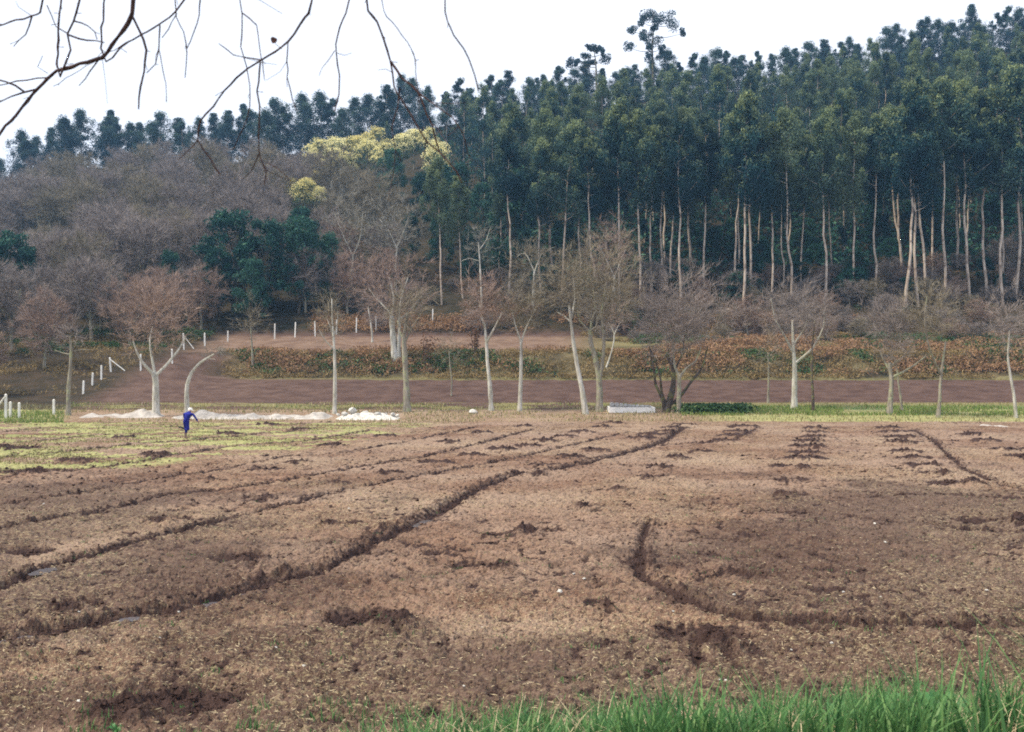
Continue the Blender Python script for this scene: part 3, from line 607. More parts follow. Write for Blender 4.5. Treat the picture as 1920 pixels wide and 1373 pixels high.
px_tree('tall pale bare tree with crossed boughs in front of the gum trunks', (903, 600), [([(903, 602), (903, 560), (901, 520), (899, 480), (897, 455)], .20, .09), ([(899, 490), (880, 485), (865, 490)], .06, .03), ([(898, 470), (912, 450), (918, 430)], .08, .03)], (900, 455, 42, 48), 'bk_pale', 'tw_pale', 150, 1200, group=None)
for j, (bx, by, cx, cy, rx, ry) in enumerate([(660, 560, 655, 420, 62, 76), (742, 545, 738, 430, 56, 66), (1000, 590, 998, 500, 48, 62), (1150, 600, 1150, 480, 52, 62)]):
    px_tree(['silvery bare tree with a fine veil of twigs below the yellow blossom', 'silvery bare tree with forked white boughs before the dark gums', 'thin grey bare tree between the reddish fan crown and the big double trunk', 'hazy brown bare tree behind the big double trunk'][j],
            (bx, by), [([(bx, by), (bx, by - 40), (bx + 2, by - 80)], .26, .16), ([(bx + 2, by - 80), (bx - 15, by - 115), (cx - 28, cy - 20)], .12, .04), ([(bx + 2, by - 80), (bx + 16, by - 115), (cx + 26, cy - 20)], .12, .04)],
            (cx, cy, rx, ry), 'bk_pale', ['tw_pale', 'tw_pale', 'tw_olive', 'tw_red'][j], 260, 2800, D=(172, 170, 158, 156)[j], twl=1.1, tww=.035, group=None)
for bx, by, lab in ((800, 690, 'thin dead sapling holding rust-coloured leaves on the terrace'), (888, 668, 'bushy rust-leaved sapling at the brow of the bank')):
    rng = np.random.default_rng(bx); g = G(bx, by); tr = Buf(); cr = Buf()
    for s in range(4):
        e = np.array([rng.normal() * .5, rng.normal() * .4, 3.6 + rng.normal() * .6]); p = wander(rng, (rng.normal() * .1, 0, -.2), e, 6, .25); tr.tube(p, np.linspace(.06, .02, 6), 5)
        clumps(cr, rng, p[2:], np.full((4, 3), .5), 14, .30, .2, .1, 0, 4)
    plant_tree('rusty_sapling', lab, 'sapling', (('trunk', tr.mesh('sapling_trunk', [M['bk_dark']], True)), ('crown', cr.mesh('sapling_crown', [M['bracken']]))), g)
print('margin trees done')

# ------------------------------------------------------------------ fence posts on the boundary
POSTS = [(19, 783, 24, None), (36, 785, 20, None), (101, 778, 20, None), (156, 739, 24, None), (173, 724, 24, None), (190, 711, 25, None), (208, 698, 27, 235), (264, 695, 30, None), (323, 682, 27, None),
 (345, 656, 30, 364), (384, 649, 24, None), (427, 641, 20, None), (515, 636, 28, None), (553, 633, 28, None), (591, 631, 28, None), (631, 628, 29, None), (668, 624, 28, None), (705, 621, 28, None), (811, 606, 26, None), (11, 786, 46, -25)]
for i, (px, py, hp, br) in enumerate(POSTS):
    g = G(px, py, 80); h = float(np.clip(hp * g[1] / F, 1.3, 2.2)); w = .085; rng = np.random.default_rng(i)
    lab = 'white concrete fence post without a brace on the wood boundary'
    if br: lab = {208: 'white fence post with a sloping brace beside the ploughed slope', 345: 'white fence post with a sloping brace where the fence turns along the terrace', 11: 'tall white corner post with a sloping brace at the green verge'}[px]
    t = thing('fence_post', lab, 'fence post', g, rng.normal() * .2, 'white posts of the boundary fence')
    b = Buf(); b.box((0, 0, h / 2 - .2), (w, w, h / 2 + .2)); b.add(np.array([[-w, -w, h], [w, -w, h], [w, w, h], [-w, w, h], [0, 0, h + .07]]), t=[[0, 1, 4], [1, 2, 4], [2, 3, 4], [3, 0, 4]])
    link('shaft', b.mesh('post_shaft', [M['post']]), t); t.rotation_euler = (rng.normal() * .025, rng.normal() * .025, 0)
    if br:
        b = Buf(); dx = (br - px) * g[1] / F; b.tube(np.array([[0, -.12, h * .92], [dx, -.12, .05 if px != 11 else -.2]]), [.07, .07], 4)
        link('brace', b.mesh('post_brace', [M['post']]), t)

# ------------------------------------------------------------------ pale heaps, the white tank, stones
def heap(name, label, x0, x1, py, depth, hfun, seed, mat='sand', dx=.10):
    A = G(x0, py); B = G(x1, py); n = int((B[0] - A[0]) / dx); m = 26
    s = np.linspace(0, 1, n)[:, None]; t = np.linspace(0, 1, m)[None]
    X = A[0] + (B[0] - A[0]) * s + 0 * t; Y = A[1] + (B[1] - A[1]) * s + depth * t + .25 * (fbm(X * .7, X * 0, seed) - .5)
    prof = np.sin(math.pi * t) ** .8 * np.clip(np.minimum(s, 1 - s) * n * dx / .8, 0, 1)
    hh = hfun(x0 + (x1 - x0) * s[:, 0])[:, None] * (1.9 * fbm(X * .9, Y * .9, seed + 1, 4) - .28) + .34 * (fbm(X * 2.6, Y * 2.6, seed + 2, 3) - .5)
    Z = Hbase(X, Y) - .06 + prof * hh * .62; i = np.arange(n - 1)[:, None] * m + np.arange(m - 1)[None]
    o = link(name, make_mesh(name, np.stack([X, Y, Z], -1).reshape(-1, 3), np.stack([i, i + m, i + m + 1, i + 1], -1).reshape(-1, 4), mats=[M[mat]], smooth=True))
    return tag(o, label, 'heap')
heap('sand_heap', 'long low bank of whitish sand in front of the leaning hook-shaped trunk', 305, 618, 787, 3.2, lambda p: np.interp(p, [305, 350, 380, 430, 520, 600, 620], [.3, .85, 1.0, .75, .6, .75, .6]), 5)
heap('sand_heap', 'low crumbling ridge of greyish sand by the Y-forked trunk', 138, 300, 784, 2.6, lambda p: np.interp(p, [138, 155, 180, 210, 230, 270, 300], [.3, .7, .35, .35, .75, .85, .4]), 15)
heap('rubble_heap', 'heap of white rubble between the slim straight tree and the stubbed trunk', 622, 752, 788, 2.6, lambda p: np.interp(p, [622, 655, 690, 752], [.7, 1.1, .75, .5]), 25, 'stone')
heap('sand_heap', 'small pale patch of sand at the end of the margin row', 1835, 1900, 800, 1.6, lambda p: p * 0 + .25, 35)

def rock(rng, r):
    v = np.array([[1, 0, 0], [-1, 0, 0], [0, 1, 0], [0, -1, 0], [0, 0, 1], [0, 0, -1]], float)
    f = [[0, 2, 4], [2, 1, 4], [1, 3, 4], [3, 0, 4], [2, 0, 5], [1, 2, 5], [3, 1, 5], [0, 3, 5]]
    e = {}; vv = list(v); ff = []
    def mid(a, b):
        kk = (min(a, b), max(a, b))
        if kk not in e: e[kk] = len(vv); vv.append(unit(vv[a] + vv[b]))
        return e[kk]
    for a, b, c in f:
        x, y, z = mid(a, b), mid(b, c), mid(c, a); ff += [[a, x, z], [b, y, x], [c, z, y], [x, y, z]]
    vv = np.array(vv) * (.75 + .5 * rng.random((len(vv), 1))) * r * np.array([1.15, .9, .7]); return vv, ff
srng = np.random.default_rng(11)
rocks = []
for j in range(5):
    v, f = rock(srng, 1.0); rocks.append(make_mesh('pale_stone', v, tris=f, mats=[M['stone']]))
def stone(label, px, py, r, group=None, dz=.3, g=None):
    g = G(px, py) if g is None else g
    z = float(field_fields(np.array([g[0]]), np.array([g[1]]))[0][0]) if g[1] < 92 else g[2]
    o = link('stone', rocks[srng.integers(5)]); o.location = (g[0], g[1], z + r * dz); o.scale = (r, r, r); o.rotation_euler = (0, 0, srng.random() * 6); return tag(o, label, 'stone', group)
stone('bright white stone lying alone in the middle of the dug soil', 1050, 1112, .060)
stone('white stone block at the foot of the slender leaning trunk', 886, 776, .42)
for px, py in [(148, 1151), (147, 1332), (653, 955), (82, 945), (1262, 968), (1484, 1217), (1200, 1197), (1076, 1078), (1377, 1116), (1581, 1115), (1652, 1122), (1590, 1132), (1262, 1148), (1260, 1150), (870, 1295), (1270, 1300), (1361, 1278), (570, 1248), (517, 1216), (132, 1204), (1640, 980), (1660, 1020), (1560, 1210), (1095, 1085), (905, 1180), (1350, 1283), (300, 1198), (335, 1147), (1850, 1112)]:
    stone('small pale pebble on the dug soil', px, py, .016 + .016 * srng.random() + .00012 * max(0, 1150 - py), 'small pale pebbles on the field')
for px, dy, r in [(632, .6, .22), (645, .5, .28), (657, .9, .45), (668, .4, .24), (680, 1.1, .3), (693, .5, .26), (707, .3, .3), (720, .9, .22), (735, .5, .25), (745, .3, .2)]:
    g = G(px, 786); g[1] += dy; g[2] = float(Hbase(g[0], g[1])); stone('white rubble lump lying on the rubble heap', 0, 0, r, 'lumps of the white rubble heap', 1.3, g)

g = G(1185, 774); sc_ = g[1] / F; t = thing('stone_tank', 'low white stone tank with a rough grey top beside the dark tree', 'tank', g)
b = Buf(); Wd = 43 * sc_; b.box((0, 0, .08), (Wd, .10, .40)); wl = b.mesh('tank_wall', [M['white']]); link('front_wall', wl, t)
b = Buf(); b.box((0, 2.0, .12), (Wd - .02, .10, .40)); link('back_wall', b.mesh('tank_back', [M['white']]), t)
for s in (-1, 1): b = Buf(); b.box((s * (Wd - .10), 1.0, .10), (.10, .895, .40)); link('side_wall', b.mesh('tank_side', [M['white']]), t)
b = Buf(); b.box((0, 1.0, .10), (Wd - .21, .89, .25)); link('bed', b.mesh('tank_bed', [M['block']]), t)
rng = np.random.default_rng(4); x = -Wd + .02
while x < Wd - .5:
    w = .30 + .16 * rng.random(); w = min(w, Wd - .35 - x); h = .46 - .085 * (x + Wd) + .05 * rng.random(); v, f = rock(rng, 1.0)
    v = np.sign(v) * np.abs(v) ** .55 * np.array([w / 2 * .96, .16, h * .62]); me = make_mesh('tank_block', v, tris=f, mats=[M['block']]); o = link('block', me, t); o.location = (x + w / 2, .06 + .04 * rng.normal(), .46 + h * .42); x += w

# ------------------------------------------------------------------ the gum (eucalyptus) wood
grng = np.random.default_rng(21)
def pair(tr, cr, a, b, bark, leaf): return (('trunk', tr.mesh(a, [M[bark]], True)), ('crown', cr.mesh(b, [M[leaf]])))
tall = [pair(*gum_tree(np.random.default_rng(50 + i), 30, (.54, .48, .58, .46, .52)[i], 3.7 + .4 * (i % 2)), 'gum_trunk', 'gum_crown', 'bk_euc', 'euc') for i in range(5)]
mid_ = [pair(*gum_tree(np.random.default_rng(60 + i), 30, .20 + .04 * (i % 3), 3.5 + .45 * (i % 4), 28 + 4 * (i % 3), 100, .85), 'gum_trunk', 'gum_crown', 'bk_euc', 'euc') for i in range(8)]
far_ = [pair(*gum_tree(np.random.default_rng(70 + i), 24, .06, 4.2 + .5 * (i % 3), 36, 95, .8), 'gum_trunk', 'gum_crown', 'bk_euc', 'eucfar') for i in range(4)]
edge_l = 'tall slender gum tree with a bare pale trunk at the edge of the wood'
used = []
FRONT = [(828, 572, 300), (868, 560, 330), (955, 560, 240), (1055, 560, 190), (1088, 545, 225), (1160, 555, 190), (1200, 558, 205), (1222, 548, 240), (1277, 560, 200), (1240, 540, 215), (1320, 548, 215), (1393, 577, 155), (1380, 560, 230), (1408, 556, 170),
 (1484, 560, 205), (1548, 566, 205), (1598, 556, 225), (1697, 578, 145), (1722, 575, 170), (1772, 572, 150), (1735, 560, 165), (1818, 566, 150), (1850, 556, 165), (1905, 560, 130), (1640, 556, 215), (1880, 572, 160), (1447, 552, 235), (1950, 560, 120), (1015, 555, 260)]
for j, (px, py, top) in enumerate(FRONT):
    g = G(px, py, 150.5, 200); g = onground(g[0], g[1]); top = max(top, np.interp(px, SKY[:, 0], SKY[:, 1]) + 55 + 50 * grng.random()); h = (HY - top) / F * g[1] + CAMZ - g[2]
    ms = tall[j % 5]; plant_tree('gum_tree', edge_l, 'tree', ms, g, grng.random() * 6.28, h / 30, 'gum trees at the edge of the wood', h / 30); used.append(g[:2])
cnt = 0
for row, (yy, sp, n0) in enumerate(((312, 4.9, 0), (299, 12, 1))):          # the close-set crest of the wood
    for xx in np.arange(-.57 * yy, .58 * yy, sp):
        x = xx + grng.normal() * .8; y = yy + grng.normal() * 2.2; h = (11.5 + 5.0 * grng.random() ** 1.3 + (4.0 if x < -30 else 0)) / 24; used.append(np.array([x, y]))
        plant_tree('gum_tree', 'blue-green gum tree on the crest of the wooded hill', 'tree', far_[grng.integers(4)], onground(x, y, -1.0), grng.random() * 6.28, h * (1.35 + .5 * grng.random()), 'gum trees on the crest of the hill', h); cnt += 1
for tries in range(14000):
    if cnt >= 270: break
    y = 157 + (292 - 157) * grng.random() ** 1.2; u = -.56 + 1.14 * grng.random(); px = u * F + CX
    if y < np.interp(px, [0, 450, 560, 640, 835, 880, 940], [295, 292, 282, 280, 276, 205, 162]): continue
    p = np.array([u * y, y])
    if used and np.min(np.hypot(*(np.array(used) - p).T)) < (3.6 if y < 180 else 5.6 if y < 210 else 6.4): continue
    used.append(p); far = y > 285; h = (19 + 8 * grng.random()) if far else (21 + 9 * grng.random()); 
    lab, grp = ('blue-green gum tree on the crest of the wooded hill', 'gum trees on the crest of the hill') if far else ('gum tree with a dense pointed crown inside the hillside wood', 'gum trees on the slope of the hill')
    k_ = .9 + .35 * grng.random(); hh = h / (24 if far else 30)
    zc = float(Hbase(p[0], p[1])); h = max(9.0, min(h, (HY - np.interp(px, SKY[:, 0], SKY[:, 1]) - 12 - 45 * grng.random()) / F * y + CAMZ - zc)); hh = h / (24 if far else 30)
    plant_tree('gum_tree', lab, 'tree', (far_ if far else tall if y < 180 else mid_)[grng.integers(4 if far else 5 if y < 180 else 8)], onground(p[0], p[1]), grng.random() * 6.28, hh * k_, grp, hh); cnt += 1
print('gums', cnt + len(FRONT))

def puff_tree(label, base, D, puffs, stem):
    """lone gum whose crown is separate puffs seen against the sky: puffs (px, py, rx, ry)"""
    rng = np.random.default_rng(int(base)); g = onground((base - CX) / F * D, D); s = D / F; tr = Buf(); cr = Buf()
    L = lambda a, b, yy=0: np.array([(a - base) * s, yy, CAMZ + (HY - b) * s - g[2]])
    st = spline([np.array([0, 0, -.5])] + [L(*p) for p in stem], 1.0); tr.tube(st, np.linspace(.5, .10, len(st)), 7)
    cen = []; rad = []
    for a, b, rx, ry in puffs:
        e = L(a, b, rng.normal() * 1.2); n = st[np.argmin(np.linalg.norm(st - e, axis=1) + .8 * np.maximum(0, st[:, 2] - e[2] + 1))]
        tr.tube(np.stack([n, n * .5 + e * .5 + [0, 0, -.4], e]), [.12, .08, .04], 4)
        for k_ in range(3): cen.append(e + rng.normal(size=3) * np.array([rx, rx, ry]) * s * .5); rad.append(np.array([rx, rx, ry * 1.1]) * s * .85)
    clumps(cr, rng, np.array(cen), np.array(rad), 120, .6, .28, .2, 0, 30)
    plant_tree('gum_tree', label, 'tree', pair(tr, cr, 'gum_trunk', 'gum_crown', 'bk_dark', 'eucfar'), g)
puff_tree('lone gum with separate puffs of foliage standing above the ridge line', 1226, 305, [(1205, 28, 14, 9), (1224, 22, 12, 9), (1200, 42, 8, 8), (1250, 30, 12, 8), (1262, 46, 14, 11), (1277, 62, 6, 7), (1184, 57, 10, 6), (1229, 42, 10, 8), (1210, 60, 9, 6), (1237, 70, 13, 8), (1204, 80, 11, 8), (1218, 84, 8, 8), (1178, 93, 12, 6), (1236, 93, 5, 5), (1215, 105, 10, 8), (1240, 102, 9, 7), (1222, 52, 6, 6)], [(1222, 110), (1221, 80), (1224, 50), (1222, 28)])
puff_tree('lone gum with an arched topmost bough above the ridge line', 1120, 303, [(1108, 86, 8, 4), (1118, 82, 9, 5), (1129, 86, 6, 5), (1101, 99, 8, 6), (1134, 97, 5, 6), (1085, 112, 8, 6), (1070, 114, 9, 8), (1115, 105, 8, 6), (1135, 108, 10, 9)], [(1120, 115), (1118, 100), (1120, 86)])

# ------------------------------------------------------------------ evergreens, wattles in bloom, bare wood on the lower slope
evs = []; mims = []
for i in range(3):
    tr, cr, c, r = leafy_tree(np.random.default_rng(90 + i), 14, 5.2 - .5 * i); evs.append(pair(tr, cr, 'evergreen_trunk', 'evergreen_crown', 'bk_dark', 'ever'))
for i in range(3):
    rg = np.random.default_rng(95 + i); tr, cr, c, r = leafy_tree(rg, 14, 5.0, 80, .5, .2, .2, .3); bl = blossom(rg, c, r, 7.5, 85)
    mims.append(pair(tr, cr, 'wattle_trunk', 'wattle_crown', 'bk_grey', 'mimleaf') + (('blossom', bl.mesh('wattle_blossom', [M['mimflower']])),))
def by_top(px, top, D, H0):
    g = onground((px - CX) / F * D, D); return g, max(.35, ((HY - top) / F * D + CAMZ - g[2]) / H0)
for j, (px, top, D, w) in enumerate([(435, 385, 160, .85), (500, 405, 158, .85), (560, 400, 160, .85), (605, 430, 163, .8), (565, 385, 178, .8), (410, 460, 157, .8), (320, 465, 160, .6), (215, 505, 150, .5), (20, 430, 150, .8), (520, 400, 182, .8), (470, 480, 153, .8)]):
    g, s = by_top(px, top, D, 14); plant_tree('evergreen_tree', 'dark green bushy evergreen among the leafless trees', 'tree', evs[j % 3], g, j * 1.3, s * w, 'evergreens among the bare wood', s)
for j, (px, top, D, w) in enumerate([(735, 275, 228, .8), (790, 320, 205, .75), (850, 300, 195, .75), (905, 340, 190, .7), (770, 400, 185, .7), (830, 390, 180, .7), (700, 395, 200, .5), (960, 300, 175, .7), (880, 430, 172, .6)]):
    g, s = by_top(px, top, D, 14); plant_tree('evergreen_tree', 'blue-green bushy evergreen growing against the front of the gum wood', 'tree', evs[(j + 1) % 3], g, j * 1.7, s * w, 'evergreens before the gum wood', s)
for j, (px, top, D, w) in enumerate([(598, 262, 262, .62), (632, 258, 264, .62), (668, 252, 266, .6), (705, 240, 268, .66), (690, 262, 258, .6), (622, 275, 256, .6), (585, 285, 256, .5), (820, 265, 225, .45), (755, 248, 250, .5), (720, 268, 248, .55), (650, 285, 255, .6), (775, 240, 264, .55), (805, 240, 262, .5), (610, 300, 250, .6), (590, 318, 236, .42), (548, 335, 226, .36), (600, 350, 222, .40)]):
    g, s = by_top(px, top, D, 14); plant_tree('wattle_tree', 'wattle tree covered in pale yellow blossom below the crest', 'tree', mims[j % 3], g, j * 2.1, s * w * 1.5, 'wattles in bloom below the crest', s)
g, s = by_top(572, 335, 215, 14); plant_tree('wattle_tree', 'dark wattle with yellow blossom only on its top, standing lower than the others', 'tree', mims[1], g, 1, s * .85, None, s)
g, s = by_top(500, 308, 240, 14); plant_tree('wattle_tree', 'small pale wattle showing through the grey bare crowns', 'tree', mims[2], g, 2, s * .5, None, s)

woods = {}
for i, tw in enumerate(['tw_grey', 'tw_grey', 'tw_grey', 'tw_red', 'tw_red', 'tw_olive']):
    tr, cw = generic_bare(np.random.default_rng(110 + i), 12, 4.4, n=330, twigs=9500, twl=1.15, tww=.035, tip=.014, k=5); woods.setdefault(tw, []).append(pair(tr, cw, 'wood_trunk', 'wood_crown', 'bk_grey', tw))
wrng = np.random.default_rng(31); wused = []; cnt = 0
for tries in range(6000):
    if cnt >= 125: break
    u = -.58 + .46 * wrng.random(); y = 104 + 190 * wrng.random(); px = u * F + CX
    lo = np.interp(px, [0, 100, 165, 230, 345, 420, 620, 720], [100, 104, 114, 125, 141, 152, 156, 165]); hi = np.interp(px, [0, 450, 560, 640, 760], [286, 284, 268, 240, 205])
    if y < lo or y > hi: continue
    p = np.array([u * y, y])
    if wused and np.min(np.hypot(*(np.array(wused) - p).T)) < 4.6: continue
    wused.append(p); near = y < lo + 22; tw = ('tw_red', 'tw_red', 'tw_olive', 'tw_grey')[wrng.integers(4)] if near else ('tw_grey', 'tw_grey', 'tw_grey', 'tw_olive')[wrng.integers(4)]
    h = (7.5 + 3 * wrng.random()) if near else (10 + 4.5 * wrng.random()); ms = woods[tw]; s = h / 12
    lab = {'tw_red': 'leafless tree with reddish twigs in the wood beyond the fence', 'tw_olive': 'leafless tree with olive brown twigs in the wood beyond the fence', 'tw_grey': 'leafless tree with grey twigs in the wood beyond the fence'}[tw]
    plant_tree('wood_tree', lab, 'tree', ms[wrng.integers(len(ms))], onground(*p), wrng.random() * 6.28, s * (1.0 + .2 * wrng.random()), lab.replace('leafless tree', 'leafless trees'), s); cnt += 1
print('bare wood', cnt)
# shrubs and small bare trees under the gums
cnt = 0; wused = []
for tries in range(5000):
    if cnt >= 120: break
    u = -.14 + .70 * wrng.random(); y = 142 + 32 * wrng.random(); px = u * F + CX
    if px < 1120 and y < 151: continue
    p = np.array([u * y, y])
    if wused and np.min(np.hypot(*(np.array(wused) - p).T)) < 2.7: continue
    wused.append(p); tw = ('tw_red', 'tw_grey', 'tw_olive', 'tw_grey')[wrng.integers(4)]; h = 2.0 + 2.6 * wrng.random() + (3.5 if wrng.random() < .12 else 0); s = h / 12
    lab = {'tw_red': 'leafless reddish shrub at the foot of the gum wood', 'tw_olive': 'leafless olive brown shrub at the foot of the gum wood', 'tw_grey': 'leafless grey shrub at the foot of the gum wood'}[tw]
    ms = woods[tw]; plant_tree('bare_shrub', lab, 'shrub', ms[wrng.integers(len(ms))], onground(p[0], p[1], -.5), wrng.random() * 6.28, s * 1.45, lab.replace('shrub', 'shrubs'), s); cnt += 1
for j in range(120):
    u = -.04 + .62 * wrng.random(); y = 162 + 56 * wrng.random(); s = (3.0 + 3.2 * wrng.random()) / 14
    plant_tree('evergreen_shrub', 'dark evergreen shrub growing in the shade between the gum trunks', 'shrub', evs[j % 3], onground(u * y, y, -.6), wrng.random() * 6.28, s * 1.25, 'evergreen shrubs between the gum trunks', s)
print('shrubs', cnt)

# ------------------------------------------------------------------ ground cover that nobody could count
def cover(name, label, mat, pts, L, W, n, spread, seed, droop=-.1, hgt=.5, flat=0.0):
    rng = np.random.default_rng(seed); idx = np.repeat(np.arange(len(pts)), n); p = pts[idx] + rng.normal(size=(len(idx), 3)) * np.array([spread, spread, 0]); p[:, 2] += hgt * rng.random(len(idx)) ** 1.2
    tn = np.clip(rng.random(len(pts))[idx] * .6 + .4 * rng.random(len(idx)), 0, 1); v, q, t = rhombi(rng, p, L, W, droop, tn, flat); b = Buf(); b.add(v, q=q, tone=t)
    return tag(link(name, b.mesh(name, [M[mat]])), label, kind='stuff')
def region(n, y0, y1, u0, u1, seed, thr, scale, lo=0, cond=None):
    rng = np.random.default_rng(seed); y = y0 + (y1 - y0) * rng.random(n * 4); u = u0 + (u1 - u0) * rng.random(n * 4); x = u * y
    ok = fbm(x * scale, y * scale * 1.4, seed, 3) > thr
    if cond is not None: ok &= cond(u * F + CX, y)
    x = x[ok][:n]; y = y[ok][:n]; y = np.where((y > 118) & (y < 136), y - bank_off(x), y); return np.stack([x, y, Hbase(x, y)], 1)
cover('bracken_undergrowth', 'rust-brown dead bracken on the bank and under the wood', 'bracken', np.concatenate([region(1200, 125, 134, -.27, .60, 201, .55, .22), region(2400, 134, 156, .12, .62, 202, .50, .12), region(700, 140, 160, -.2, .1, 203, .5, .12, cond=lambda p, y: y > 151)]), .46, .17, 17, .50, 1, -.05, .75)
cover('bramble_undergrowth', 'dark green brambles on the bank and under the wood', 'bramble', np.concatenate([region(520, 124.5, 131, -.28, .60, 211, .60, .22), region(1100, 134, 158, .12, .62, 212, .56, .10), region(500, 128, 152, -.58, -.2, 213, .5, .15, cond=lambda p, y: p < np.interp(y, [105, 118, 135, 150], [150, 220, 335, 400])), region(160, 88, 90.5, .17, .235, 214, 0, .2)]), .30, .20, 20, .42, 2, .0, .75)
cover('rough_herbage', 'yellowish rough grass and herbs on the bank', 'rough', np.concatenate([region(3600, 123, 133, -.29, .60, 221, .36, .2), region(1800, 132, 152, .03, .62, 222, .5, .1), region(1400, 104, 150, -.6, -.25, 223, .45, .12, cond=lambda p, y: p < np.interp(y, [88, 92, 105, 118, 135, 150], [60, 110, 165, 230, 345, 400]))]), .50, .09, 12, .38, 3, -.8, .5)
cover('fallen_litter', 'brown leaf litter and dead fern on the wood floor', 'litter', region(2600, 152, 195, -.2, .6, 231, .4, .06), .6, .25, 7, .7, 4, .0, .5)

cover('wood_undergrowth', 'dark green regrowth covering the floor of the gum wood', 'ever', region(5200, 172, 300, -.16, .60, 241, .30, .05, cond=lambda p, y: y > np.interp(p, [600, 835, 900, 1000], [285, 280, 200, 172])), 1.0, .45, 10, 1.1, 6, -.2, 2.4)

def blades(name, label, mat, base, hgt, wid, seed, seg=3, lean=.35, kind='stuff'):
    rng = np.random.default_rng(seed); n = len(base); a = rng.random(n) * 6.283; d = np.stack([np.cos(a), np.sin(a), 0 * a], 1); s = np.stack([-np.sin(a), np.cos(a), 0 * a], 1)
    rot = rng.random(n)[:, None] * 1.2 - .6; s = unit(s + d * rot); ln = lean * (.2 + 1.3 * rng.random(n))[:, None]; h = hgt[:, None]; w = wid[:, None]; V = []
    for k_ in range(seg + 1):
        t = k_ / seg; c = base + np.array([0, 0, 1]) * h * (t - .25 * ln * t * t) + d * h * ln * t * t; ww = w * (1 - t ** 1.6) * .5 + .0004; V += [c - s * ww, c + s * ww]
    V = np.stack(V, 1).reshape(-1, 3); o_ = (np.arange(n) * 2 * (seg + 1))[:, None, None]; q = o_ + np.array([[2 * k_, 2 * k_ + 1, 2 * k_ + 3, 2 * k_ + 2] for k_ in range(seg)])[None]
    b = Buf(); b.add(V, q=q.reshape(-1, 4), tone=np.repeat(rng.random(n), 2 * (seg + 1))); return tag(link(name, b.mesh(name, [M[mat]], True)), label, kind=kind)
rng = np.random.default_rng(77)
def margin(n, y0, y1, u0, u1, seed, thr=.0, cond=None): p = region(n, y0, y1, u0, u1, seed, thr, .25, cond=cond); return p
p = margin(14000, 81.5, 98.5, -.6, .6, 301, .38, lambda a, y: ~((a > 130) & (a < 755) & (y > 83.5) & (y < 88.5))); blades('dry_grass', 'yellowish dry grass along the field margin', 'drygrass', p, .10 + .22 * rng.random(len(p)), .05 + .04 * rng.random(len(p)), 1, 2)
p = np.concatenate([margin(9000, 86, 95, .17, .6, 302, .42), margin(3500, 79, 90, -.62, -.45, 303, .2), margin(500, 90, 98, -.45, .15, 304, .55)]); blades('margin_grass', 'green grass along the field margin', 'greengrass', p, .12 + .25 * rng.random(len(p)), .05 + .04 * rng.random(len(p)), 2, 2)
p = region(16000, 42, 82, -.60, -.02, 305, .47, .30, cond=lambda a, y: (HY + (CAMZ - .15) / y * F) < np.interp(a, [-200, 0, 250, 500, 800, 1000], [892, 886, 866, 842, 802, 784])); fzz, mm, *_ = field_fields(p[:, 0].copy(), p[:, 1].copy()); p[:, 2] = fzz; p = p[mm < .35]
blades('field_stubble', 'yellow-green stubble between the trenches at the back of the field', 'drygrass', p, .05 + .10 * rng.random(len(p)), .03 + .03 * rng.random(len(p)), 3, 2)

# clods and straw on the dug soil
crng = np.random.default_rng(5); n = 90000; y = 10.5 * (80 / 10.5) ** crng.random(n); u = -.58 + 1.16 * crng.random(n); x = u * y
z, mo, gr, stw = field_fields(x, y); keep = crng.random(n) < (.22 + .9 * mo); x, y, z, mo, gr, stw = [a[keep] for a in (x, y, z, mo, gr, stw)]; n = len(x)
r = (.009 + .030 * crng.random(n) ** 3) * (1 + .8 * np.clip(mo, 0, 1)) * np.clip(y / 24, .8, 1.6)
oct_ = np.array([[1, 0, 0], [-1, 0, 0], [0, 1, 0], [0, -1, 0], [0, 0, 1], [0, 0, -1]], float); of = np.array([[0, 2, 4], [2, 1, 4], [1, 3, 4], [3, 0, 4], [2, 0, 5], [1, 2, 5], [3, 1, 5], [0, 3, 5]])
a = crng.random(n) * 6.28; V = oct_[None] * (.6 + .8 * crng.random((n, 6, 1))) + crng.normal(size=(n, 6, 3)) * .18; V = V * r[:, None, None] * np.array([1.25, 1.0, .75])
V = np.stack([V[..., 0] * np.cos(a)[:, None] - V[..., 1] * np.sin(a)[:, None], V[..., 0] * np.sin(a)[:, None] + V[..., 1] * np.cos(a)[:, None], V[..., 2]], -1) + np.stack([x, y, z + r * .3], 1)[:, None]
o = link('soil_clods', make_mesh('soil_clods', V.reshape(-1, 3), tris=(np.arange(n) * 6)[:, None, None] + of[None], mats=[M['field']], attrs={'moist': np.repeat(np.clip(mo * .9 + .15 * crng.random(n), 0, 1), 6), 'green': np.zeros(n * 6), 'straw': np.repeat(stw * .4, 6), 'damp': np.repeat(damp_(x, y), 6)}))
tag(o, 'loose clods of earth on the dug field', kind='stuff'); print('clods', n)
n = 42000; y = 10.2 * (48 / 10.2) ** crng.random(n); u = -.58 + 1.16 * crng.random(n); x = u * y; z, mo, gr, stw = field_fields(x, y); keep = (mo < .35) & (crng.random(n) < stw); P = np.stack([x, y, z + .012], 1)[keep]
v, q, t = rhombi(crng, P, .055 + .05 * crng.random(len(P)), .012, 0, crng.random(len(P)), .75); v[:, 2] += 0; b = Buf(); b.add(v, q=q, tone=t); tag(link('straw_litter', b.mesh('straw_litter', [M['straw']])), 'bits of dead straw strewn on the dug field', kind='stuff')
n = 900; y = 10.5 * (34 / 10.5) ** crng.random(n); u = -.55 + 1.1 * crng.random(n); x = u * y; ok = fbm(x * .6, y * .6, 88, 2) > .58; P = np.stack([x, y, field_fields(x, y)[0]], 1)[ok]; P = np.repeat(P, 7, 0) + crng.normal(size=(len(P) * 7, 3)) * [.06, .06, 0]
